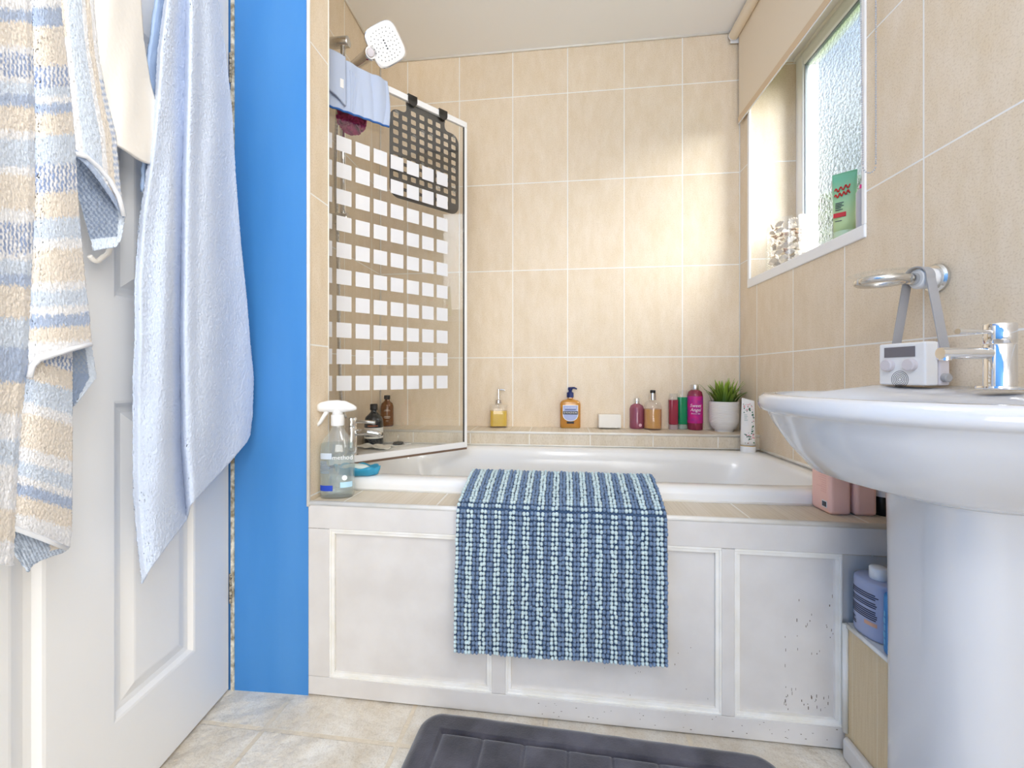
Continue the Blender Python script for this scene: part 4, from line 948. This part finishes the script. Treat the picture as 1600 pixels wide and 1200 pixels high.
for i in range(len(P_) - 1): fs.append((2 * i, 2 * i + 1, 2 * i + 3, 2 * i + 2))
b.add(vs, fs); b.build('strap', M['strap'], rd, solid=.0022)

# ------------------------------------------------------------------ roller blind with bead chain
rb = thing('roller_blind', 'cream roller blind half lowered across the top of the window', 'blind'); rb.matrix_world = MR
b = MB(); b.tube([(.022, -.034, 2.318), (.775, -.034, 2.318)], .021, 20); b.build('roller_tube', M['blind'], rb, smooth_=True, ang=40)
b = MB(); b.lathe([(.001, 0), (.0215, 0), (.0215, .003), (.018, .005), (.001, .005)], 20); b.xf(Matrix.Translation((.017, -.034, 2.318)) @ Matrix.Rotation(R(90), 4, 'Y')); b.build('end_cap', M['white_plastic'], rb, smooth_=True)
for s in (.012, .778):
    b = MB(); b.box((s - .0015, -.045, 2.29), (s + .0015, 0, 2.346)); b.build('bracket', M['white_plastic'], rb)
b = MB(); b.box((.026, -.0155, 1.945), (.772, -.0145, 2.32)); b.build('fabric', M['blind'], rb)
b = MB(); b.box((.024, -.0185, 1.935), (.774, -.0115, 1.962)); b.build('bottom_bar', mat('cream_blind_hem', '#DFC6A4', .8, bump=.1, bscale=700), rb, bevel=.003)
b = MB(); b.box((.024, -.0165, 1.9305), (.774, -.0135, 1.9345)); b.build('bar_edge', M['white_plastic'], rb)
b = MB(); b.lathe([(.001, 0), (.026, 0), (.026, .014), (.001, .014)], 24); b.xf(Matrix.Translation((.778, -.034, 2.318)) @ Matrix.Rotation(R(90), 4, 'Y')); b.build('chain_wheel', M['white_plastic'], rb)
chm = mat('grey_beads', '#B9BCC4', .35)
b = MB(); loop_ = []
zb_ = 1.375
for k in range(200):
    z = 2.318 - k * .0058
    if z < zb_: break
    loop_ += [(.790, -.056 + .012 * (2.318 - z) , z), (.790, -.014 - .0 * z, z)]
for k in range(1, 9):
    a = math.pi * k / 9; loop_.append((.790, -.0295 + .0155 * math.cos(a), zb_ - .020 * math.sin(a)))
for (s, k, z) in loop_: b.ball((s, k, z), .0021, 6, 4)
for side in (0, 1):
    pass
b.tube([(.790, -.0448, zb_), (.790, -.056, 2.318)], .0006, 4); b.tube([(.790, -.014, zb_), (.790, -.014, 2.318)], .0006, 4)
b.build('bead_chain', chm, rb, smooth_=True)

# ------------------------------------------------------------------ things on the window sill
jc = Vector(rw(.205, .093, 1.2447))
jar = thing('glass_vase', 'clear glass vase packed with seashells on the window sill', 'vase', jc)
JR, JH = .079, .195
b = MB(); b.lathe([(.001, 0), (JR - .004, 0), (JR, .004), (JR, JH), (JR - .003, JH), (JR - .004, .008), (.001, .007)], 40); b.build('glass_wall', M['glass'], jar, smooth_=True, ang=50)
shm = [mat('white_shell', '#E6DCD0', .5, vcol='#C4B09C', vscale=120), mat('tan_shell', '#C9A984', .5, vcol='#E3D2BD', vscale=150), mat('grey_shell', '#9C928C', .5, vcol='#D4CAC0', vscale=150), mat('brown_shell', '#8F664A', .5, vcol='#CBB098', vscale=150)]
def shell_mesh(kind):
    b = MB()
    if kind % 2 == 0:   # scallop: ribbed fan dish
        def fn(s, t):
            a = (s - .5) * 2.6; r = t * (1 + .06 * math.cos(a * 14)); return (r * math.sin(a), r * math.cos(a) - .35, .45 * math.sin(min(1, t) * math.pi * .55) * math.cos(a * .6) + .03 * t * math.cos(a * 14) - .2)
        b.grid(34, 8, fn); return b.build('shell', shm[kind], solid=.06, smooth_=True)
    L = []
    for k in range(40):  # whelk: tapering spiral
        t = k / 39; an = t * 6.5 * math.pi; r = .42 * (1 - t) ** 1.1; c = Vector((r * .45 * math.cos(an), r * .45 * math.sin(an), -.55 + 1.3 * t)); L.append((c, max(.03, r * .62)))
    b.tube([c for c, r in L], [r for c, r in L], 8); return b.build('shell', shm[kind], smooth_=True)
first = [shell_mesh(k) for k in range(4)]; placed = []
rs = random.Random(3)
n_sh = 0
kinds_names = ['pale ribbed seashell', 'tan spiral seashell', 'grey ribbed seashell', 'brown spiral seashell']
for lay in range(8):
    zc = .020 + lay * .0225
    ring = [(JR - .024, 9, 0), (JR - .052, 3, .4)] if lay < 7 else [(JR - .026, 8, .2), (.02, 3, 0)]
    for rr, cnt, ph in ring:
        for i in range(cnt):
            kd = rs.choice([0, 0, 0, 1, 2, 3, 0]); a = math.tau * i / cnt + ph + lay * .37
            src = first[kd]
            o = src if kd not in placed else src.copy()
            if kd in placed: COL.objects.link(o)
            else: placed.append(kd)
            sz = rs.uniform(.0165, .0205) if kd % 2 == 0 else rs.uniform(.014, .018)
            o.scale = (sz, sz, sz)
            o.location = jc + Vector((rr * math.cos(a), rr * math.sin(a), zc + rs.uniform(-.004, .004)))
            o.rotation_euler = (rs.uniform(-.5, .5) + R(90), rs.uniform(-.5, .5), a + R(90) + rs.uniform(-.5, .5))
            tag(o, 'small seashell among the shells filling the glass vase', 'seashell', 'seashells in the glass vase'); n_sh += 1

gtb = thing('green_tube', 'pale green scrub tube with red print leaning by the window glass', 'tube', (.992, 1.262, 1.2447), R(-46))
b = MB(); L0 = []
for z, rx, ry in ((.030, .027, .019), (.06, .027, .018), (.12, .0285, .012), (.17, .0295, .006), (.196, .030, .0018), (.206, .030, .0015)): L0.append([(rx * math.cos(a), ry * math.sin(a), z) for a in [math.tau * i / 32 for i in range(32)]])
b.loft(L0)
gmat = mat('mint_tube', '#B9DEB0', .4); nt = gmat.node_tree; p_ = nt.nodes['Principled BSDF']
tcx = nt.nodes.new('ShaderNodeTexCoord'); sxx = nt.nodes.new('ShaderNodeSeparateXYZ'); rpx = nt.nodes.new('ShaderNodeValToRGB'); mpx = nt.nodes.new('ShaderNodeMath'); mpx.operation = 'MULTIPLY'; mpx.inputs[1].default_value = 4.8
nt.links.new(tcx.outputs['Object'], sxx.inputs[0]); nt.links.new(sxx.outputs[2], mpx.inputs[0]); nt.links.new(mpx.outputs[0], rpx.inputs[0])
rpx.color_ramp.elements[0].position = .25; rpx.color_ramp.elements[0].color = (*hx('#C9E2A8'), 1); rpx.color_ramp.elements[1].position = .9; rpx.color_ramp.elements[1].color = (*hx('#7CC9A6'), 1)
nt.links.new(rpx.outputs[0], p_.inputs['Base Color'])
b.build('tube_body', gmat, gtb, smooth_=True)
bottle_body('cap', [(.001, 0), (.026, 0), (.0265, .002), (.0265, .0295), (.001, .0295)], mat('pale_green_cap', '#C9E2C0', .4), gtb, 32, 1, .75)
def gy(z): return -lerpt([(.030, .019), (.06, .018), (.12, .012), (.17, .006), (.196, .002)], z) - .0012
b = MB(); 
for zc, wv in ((.153, 3.1), (.135, 3.7)):
    c = MB(); c.tube([(-.022 + .036 * k / 40, gy(zc) - .0006, zc + .0055 * math.sin(k / 40 * wv * math.tau) + .008 * k / 40) for k in range(41)], .0017, 6); b.add(c.v, c.f)
redm = mat('red_print', '#CF2A2E', .4); c = MB(); c.box((-.024, -.0195, .070), (.006, -.0165, .083)); c.build('red_block', redm, gtb); b.build('red_lettering', redm, gtb)
b = MB()
for z, w in ((.113, .02), (.108, .016), (.103, .02), (.098, .014), (.092, .018), (.058, .016)): b.box((-.020, gy(z) - .0002, z), (-.020 + w, gy(z) + .002, z + .0018))
b.build('small_print', dk, gtb)
gyb = thing('grey_bottle', 'pale grey bottle with pink top at the window sill edge', 'bottle', (.958, 1.153, 1.2447))
bottle_body('body', [(.001, 0), (.015, 0), (.0165, .003), (.0165, .100), (.012, .108), (.001, .108)], mat('silver_grey_plastic', '#C3C3CA', .3), gyb, 24)
bottle_body('cap', [(.001, .108), (.009, .108), (.009, .120), (.001, .121)], mat('hot_pink', '#F03C9C', .4), gyb, 20)

# ------------------------------------------------------------------ chenille bath mat hung over the tub edge
cm_ = thing('chenille_bath_mat', 'blue and aqua striped bobble bath mat draped over the tub edge', 'bath mat', (-.5374, 1.117, 0), R(-7.35))
# path in panel-local (y, z): from inside the tub, over the rim and deck edge, down the panel
TH = .006
path = [(.190, .470), (.182, .53), (.176, .553), (.165, .5635), (.150, .566), (.125, .562), (.06, .545), (.015, .528), (-.004, .523), (-.0135, .512), (-.016, .495), (-.0165, .40), (-.0165, .162)]
pl = [0]
for (a, c), (d, e_) in zip(path, path[1:]): pl.append(pl[-1] + math.hypot(d - a, e_ - c))
def along(L):
    for i in range(len(pl) - 1):
        if L <= pl[i + 1] or i == len(pl) - 2:
            t = (L - pl[i]) / (pl[i + 1] - pl[i]); (a, c), (d, e_) = path[i], path[i + 1]
            ty, tz = (d - a), (e_ - c); q = math.hypot(ty, tz); return a + ty * t, c + tz * t, -tz / q * -1, ty / q * -1
    
S0, S1 = .4035, .908
def matpt(s, t, off=0):
    L = t * pl[-1]; y, z, ny, nz = along(L)
    n2 = Vector((0, ny, nz)); 
    if n2.y > 0 and L > pl[8]: n2 = -n2
    if L <= pl[8] and n2.z < 0 and L > pl[3]: n2 = -n2
    skew = .012 * (s - .5) * 0
    x = S0 + (S1 - S0) * s + .003 * math.sin(t * 5) * (1 - s)
    wob = .003 * math.sin(s * 7 + t * 5) * smooth((t - .4) * 3)
    return Vector((x, y - abs(wob) , z + (.008 * s if L > pl[10] + .2 else .008 * s * smooth((L - pl[9]) / .3)))) + n2 * off
b = MB(); b.grid(40, 70, lambda s, t: matpt(s, t)); b.build('backing', mat('slate_blue_backing', '#3D5472', .9, bump=.3, bscale=500), cm_, smooth_=True, solid=.005)
b = MB(); nC = 58; nL = int(pl[-1] / .0113)
rnd = random.Random(11)
for j in range(nL):
    t = (j + .5) / nL
    if t * pl[-1] < .04: continue
    for i in range(nC):
        s = (i + .5) / nC; lightc = (i + 1) % 4 < 2
        p = matpt(s, t, .0065) + Vector((rnd.uniform(-.0012, .0012), rnd.uniform(-.001, .001), rnd.uniform(-.0014, .0014)))
        b.ball(p, rnd.uniform(.0047, .0055), 8, 6, (.86, 1, 1.0), 0 if lightc else 1)
ob = b.build('bobbles', [mat('aqua_chenille', '#C6D9DC', .95, bump=.5, bscale=900, sheen=.3), mat('denim_chenille', '#6F86A4', .95, bump=.5, bscale=900, sheen=.3)], cm_, smooth_=True); ob['kind'] = 'stuff'

# ------------------------------------------------------------------ memory foam mat on the floor
fm = thing('floor_bath_mat', 'charcoal plush memory foam bath mat with stitched channels on floor', 'bath mat', (-.213, 1.055, 0), R(-9.2))
ML, MD = .80, .50
b = MB()
def foam(s, t):
    # rounded rectangle footprint via squircle mapping
    x, y = s * ML, -t * MD; rc = .055
    cxs = min(max(x, rc), ML - rc); cys = max(min(y, -rc), -MD + rc)
    dx, dy = x - cxs, y - cys
    if dx and dy:
        m_ = max(abs(dx), abs(dy)); d = math.hypot(dx, dy); k = m_ / d; x, y = cxs + dx * k, cys + dy * k
    ed = min(x, ML - x, -y, MD + y); 
    cd = rc - math.hypot(x - cxs, y - cys) if (dx and dy) else ed
    e2 = max(0, min(ed, cd)); z = .004 + .016 * min(1, e2 / .018) ** .5
    g = 1.0
    b0, b1 = .062, ML - .062; c0, c1 = -.062, -MD + .062
    inside = b0 - .004 < x < b1 + .004 and c1 - .004 < y < c0 + .004
    if inside:
        dl = min(abs(x - b0), abs(x - b1), abs(y - c0), abs(y - c1), *[abs(x - (b0 + (b1 - b0) * k / 7)) for k in range(1, 7)])
        z -= .008 * math.exp(-(dl / .005) ** 2)
    z += .0012 * noise.noise(Vector((x * 25, y * 25, 0)))
    return (x, y, z)
b.grid(200, 130, foam)
fmat = mat('charcoal_plush', '#56545F', .9, vcol='#302E37', vscale=13, bump=.6, bscale=260, sheen=.55)
b.build('plush_top', fmat, fm, smooth_=True)
b = MB(); o_ = []
b.loft([[(x, y, z) for x, y, _ in [foam(s, 0) for s in [i / 60 for i in range(61)]] + [foam(1, t) for t in [i / 40 for i in range(1, 41)]] + [foam(1 - s, 1) for s in [i / 60 for i in range(1, 61)]] + [foam(0, 1 - t) for t in [i / 40 for i in range(1, 40)]]] for z in (.0005, .0045)])
b.build('base', mat('dark_edge_binding', '#35343C', .9), fm, smooth_=True, ang=40)

# ------------------------------------------------------------------ towels on the door
rail_ = thing('hook_rail', 'chrome hook rail on the door holding the towels', 'hook rail')
b = MB(); c = [dw(.08, .001, 1.86), dw(.70, .001, 1.86)]
b.add([dw(s, k, z) for s in (.08, .70) for k in (.0005, .010) for z in (1.84, 1.88)], [(0, 1, 3, 2), (4, 6, 7, 5), (0, 4, 5, 1), (2, 3, 7, 6), (0, 2, 6, 4), (1, 5, 7, 3)]); b.build('rail', M['chrome'], rail_)
for s in (.20, .36, .45, .58):
    b = MB(); b.tube([dw(s, .008, 1.86), dw(s, .05, 1.855), dw(s, .075, 1.865), dw(s, .08, 1.885)], .005, 8); b.build('hook', M['chrome'], rail_, smooth_=True)

def sheet(b, Lt, Rt, vt, bot, xf, nu, nv, colf=None, amp=.0008, seed=0, ofs=0):
    """hanging cloth: edges Lt/Rt give its sides down its length, bot its lower hem, xf its distance from the door and folds"""
    o = len(b.v); cols = []
    def fn(s, t):
        ub = lerpt(Lt, bot(s)) + (lerpt(Rt, bot(s)) - lerpt(Lt, bot(s))) * s
        vb = bot(s); v = vt + (vb - vt) * t
        l, r = lerpt(Lt, v), lerpt(Rt, v); u = l + (r - l) * s
        X = xf(s, t, u, v); Y = X * F / (u - CX)
        p = ray(u, v, Y); cols.append((u, v, s, t)); return p
    b.grid(nu, nv, fn); fuzz(b, o, amp, seed)
    if colf:
        for i, q in enumerate(cols): b.c[o + i] = colf(*q)
    return o

# light blue towel
Lt = [(-170, 300), (-60, 276), (0, 258), (80, 247), (148, 243), (256, 231), (340, 218), (440, 211), (530, 211), (590, 208), (770, 208), (850, 215), (912, 222)]
Rt = [(-170, 318), (-60, 330), (0, 340), (80, 352), (172, 362), (280, 368), (380, 376), (476, 386), (530, 390), (590, 396), (650, 394), (690, 389), (920, 380)]
BT = [(222, 912), (240, 886), (260, 862), (300, 812), (306, 790), (364, 722), (388, 690), (396, 660)]
def bt(s): return lerpt(BT, 222 + (391 - 222) * s)
def xblue(s, t, u, v):
    g = lerpt([(-170, 304), (0, 291), (150, 288), (300, 284), (520, 281), (700, 283), (860, 296)], v)   # line of the deep fold
    d = u - g
    amp = smooth((v + 120) / 200)
    fold = -.034 * (math.exp(-(d / 15) ** 2) if d < 0 else math.exp(-(d / 4.5) ** 2)) * amp
    fold += .010 * math.sin((s - .15) * 5.2) * amp + .004 * math.sin(s * 17 + v * .006) * amp + .006 * math.exp(-((u - g - 14) / 9) ** 2) * amp
    fold += -.012 * smooth((.06 - s) / .06)
    return -.672 + fold + .002 * noise.noise(Vector((u * .03, v * .02, 1)))
bt_o = MB(); sheet(bt_o, Lt, Rt, -170, bt, xblue, 190, 480, amp=.0007, seed=1)
bt_t = bt_o.build('light_blue_towel', M['terry'], smooth_=True, solid=.003)
tag(bt_t, 'plain light blue terry towel hanging on the open door', 'towel')
b2_ = MB(); sheet(b2_, [(-170, 300), (0, 244), (96, 230), (200, 226), (420, 216)], [(-170, 312), (0, 268), (96, 256), (420, 240)], -170, lambda s: 300, lambda s, t, u, v: -.70, 12, 90, amp=.001, seed=2)
b2_.build('back_fold', mat('light_blue_weave', '#A9C0E2', .95, bump=.5, bscale=500), bt_t, smooth_=True, solid=.006)

# striped towel: colours of its woven bands
CB = {k: hx(v) for k, v in dict(w='#F3F3F5', b='#ECE2D5', l='#D5E0EF', m='#B2C1DB', d='#93A5CA', g='#9EAABC').items()}
def bands(lst, slope=0, wob=2.0):
    def f(u, v, s, t):
        q = v + slope * (u - 60) + wob * noise.noise(Vector((u * .25, v * .25, 5))) + random.gauss(0, 2.2)
        k = 'w'
        for z0, kk in lst:
            if q >= z0: k = kk
        if k == 'd': return CB['d'] if (int(u / 3.2 + (int(v / 5.5) % 2) * .5) + int(v / 5.5)) % 2 else CB['w']
        c = CB[k]; n = .06 * noise.noise(Vector((u * .4, v * .4, 9))); return tuple(max(0, x * (1 + n)) for x in c)
    return f
st = MB()
# A: flap nearest the camera
sheet(st, [(-200, -60), (1000, -80)], [(-200, 44), (0, 48), (70, 50), (160, 53), (300, 54), (450, 47), (570, 42), (640, 34), (700, 29), (820, 22), (900, 20)], -200, lambda s: 872 + 12 * s,
      lambda s, t, u, v: -.632 + .012 * math.sin(s * 4 + 1) - .006 * smooth((s - .9) * 10), 90, 330,
      bands([(-200, 'w'), (17, 'm'), (36, 'b'), (74, 'w'), (83, 'd'), (122, 'w'), (131, 'l'), (149, 'm'), (168, 'b'), (207, 'w'), (220, 'l'), (263, 'w'), (275, 'b'), (330, 'w'), (350, 'd'), (398, 'w'), (408, 'l'), (430, 'm'), (448, 'b'), (500, 'l'), (545, 'm'), (600, 'b'), (650, 'w'), (690, 'l'), (730, 'w'), (800, 'b'), (850, 'w')], -.06), seed=3)
# B: second fold with a turned white hem
sheet(st, [(-200, 40), (0, 46), (160, 51), (300, 53), (450, 47), (560, 45)], [(-200, 80), (25, 95), (125, 107), (225, 116), (300, 120), (440, 132), (490, 138), (545, 143)], -200, lambda s: 566 - 28 * s + (18 * smooth((.25 - s) * 4)),
      lambda s, t, u, v: -.664 + .016 * math.sin(s * math.pi * .9 + .3), 70, 260,
      bands([(-200, 'w'), (12, 'm'), (42, 'b'), (104, 'd'), (138, 'l'), (152, 'w'), (162, 'm'), (178, 'b'), (212, 'l'), (258, 'd'), (302, 'b'), (342, 'l'), (375, 'w'), (390, 'b'), (442, 'w'), (455, 'l'), (480, 'w'), (493, 'm'), (512, 'b'), (535, 'w')], .05), seed=4)
# C: third fold that flares out to a curled corner
sheet(st, [(-200, 70), (25, 90), (125, 100), (240, 108), (400, 118)], [(-200, 125), (0, 145), (80, 152), (150, 165), (210, 180), (280, 186), (340, 193), (400, 195)], -200, lambda s: 240 + 100 * s ** 1.6,
      lambda s, t, u, v: -.676 + .010 * math.sin(s * 3.1), 70, 200,
      lambda u, v, s, t: CB['m'] if t > .975 else CB['w' if s < .28 and v > 60 else 'b' if s < .2 else 'l' if .28 < s < .66 else 'w' if s < .76 else 'b' if s < .9 else 'm' if (int(v / 5) % 2 and v > 120) else 'w'], seed=5)
# inside of the curl and its grey hem
sheet(st, [(200, 116), (300, 121), (390, 146)], [(200, 150), (290, 185), (340, 195), (372, 190), (390, 180)], 245, lambda s: 392 - 6 * s, lambda s, t, u, v: -.700 + .02 * s, 40, 70,
      lambda u, v, s, t: CB['l'] if s > .84 or t > .88 else (CB['g'] if (int(u / 4) + int(v / 5)) % 2 else hx('#7C8AA2')), seed=6)
# D: inner layer below the hem of B
sheet(st, [(500, 50), (555, 44), (700, 28), (760, 14), (830, 2), (860, 0)], [(500, 112), (700, 112), (830, 111), (870, 106)], 480, lambda s: 818 + 38 * s, lambda s, t, u, v: -.672 + .012 * math.sin(s * 3 + .4), 80, 220,
      bands([(400, 'w'), (545, 'd'), (566, 'b'), (596, 'l'), (634, 'w'), (650, 'b'), (706, 'w'), (728, 'l'), (752, 'w'), (764, 'm'), (782, 'b'), (812, 'w')], -.28), seed=7)
# grey corners turned to show the back
sheet(st, [(800, -30), (893, 44)], [(800, 100), (858, 106), (893, 56)], 812, lambda s: 893 - 34 * max(0, s - .15), lambda s, t, u, v: -.676, 40, 40, lambda u, v, s, t: CB['b'] if s > .68 and t < .8 else (CB['g'] if int((u - v * .5) / 3) % 2 else CB['l']), seed=8)
sheet(st, [(540, 104), (638, 111)], [(540, 142), (590, 150), (638, 113)], 541, lambda s: 638 - 6 * s, lambda s, t, u, v: -.682, 24, 50, lambda u, v, s, t: CB['l'] if s > .72 else (CB['g'] if (int(u / 4) + int(v / 5)) % 2 and t < .45 else hx('#8FA0BC')), seed=9)
so = st.build('striped_towel', M['terry_stripe'], smooth_=True, solid=.0025)
tag(so, 'blue and beige banded terry towel hanging in folds on the door', 'towel')
HM = mat('white_hem', '#EEF0F4', .9, bump=.4, bscale=500)
def hemline(pts_, X): return [ray(u, v, X * F / (u - CX)) for u, v in pts_]
hemb = MB(); hemb.tube(hemline([(46, 590), (50, 572), (60, 562), (80, 556), (110, 546), (142, 538)], -.645), .0035, 8); hemb.build('white_hem', HM, so, smooth_=True)
hemb = MB(); hemb.tube(hemline([(0, 816), (30, 828), (70, 843), (104, 857)], -.660), .0032, 8); hemb.build('white_hem', HM, so, smooth_=True)
hemb = MB(); hemb.tube(hemline([(118, 240), (135, 245), (155, 262), (172, 282), (186, 308), (194, 338)], -.664), .0035, 8); hemb.build('white_hem', HM, so, smooth_=True)

# cream cotton garment hanging between the towels
cg = MB()
sheet(cg, [(-170, 120), (0, 130), (240, 165), (270, 180)], [(-170, 200), (0, 218), (60, 222), (130, 233), (165, 243), (210, 250), (240, 248), (256, 243)], -170, lambda s: 222 + 34 * smooth(s * 1.15), lambda s, t, u, v: -.690 + .014 * math.sin(s * math.pi) + -.0 + .0012 * math.sin(u * .12 + v * .02), 50, 160, amp=.0003, seed=10)
co = cg.build('cream_garment', M['cotton'], smooth_=True, solid=.006)
tag(co, 'cream cotton garment hanging between the striped and light blue towels', 'garment')
b = MB(); b.tube(spline([ray(u, v, -.715 * F / (u - CX)) for u, v in ((182, 250), (178, 330), (172, 388), (160, 402), (150, 408), (140, 400))], 8), .004, 8); b.build('cord', M['cotton'], co, smooth_=True)

# finer pieces belong to the part they sit on
SUB = {'hand_shower': {'head': ('spray_face', 'nozzles', 'button')}, 'amber_pump_bottle': {'shield_label': ('label_border', 'label_band', 'lettering', 'blue_print_line')},
       'magenta_gel_bottle': {'wrap_label': ('lettering',)}, 'spray_bottle': {'bottle': ('blue_label', 'pale_blue_label', 'pale_label', 'small_print', 'brand_lettering', 'round_seal')},
       'window_1': {'sash': ('gasket', 'window_pane')}, 'hand_cream_tube': {'tube_body': ('leaf_print', 'flower_print', 'printed_lines')}, 'green_tube': {'tube_body': ('red_lettering', 'red_block', 'small_print')},
       'coral_bottle': {'body': ('barcode_label', 'barcode', 'small_print')}, 'lavender_bottle': {'body': ('printed_text', 'orange_label')}, 'blue_bottle': {'body': ('pale_lettering',)},
       'washcloth': {'cloth': ('dark_hem', 'care_tag', 'woven_border')}, 'dark_bottle': {'glass_body': ('white_bands', 'orange_print')}, 'amber_bottle': {'glass_body': ('printed_lines',)},
       'roller_blind': {'roller_tube': ('end_cap', 'chain_wheel'), 'bottom_bar': ('bar_edge',)}, 'shower_radio': {'front_case': ('display', 'dial', 'speaker_grille'), 'rear_case': ('side_knob', 'strap_clip')},
       'wall_soap_dish': {'wall_flange': ('white_hub', 'chrome_knuckle')}, 'golden_bottle': {'cap': ('black_tip',)}}
for root in [o for o in bpy.data.objects if o.parent is None]:
    mp_ = SUB.get(root.name.split('.')[0], {})
    kids = list(root.children)
    for host, subs in mp_.items():
        h = next((k for k in kids if k.name.split('.')[0] == host), None)
        if h:
            for k in kids:
                if k.name.split('.')[0] in subs: k.parent = h
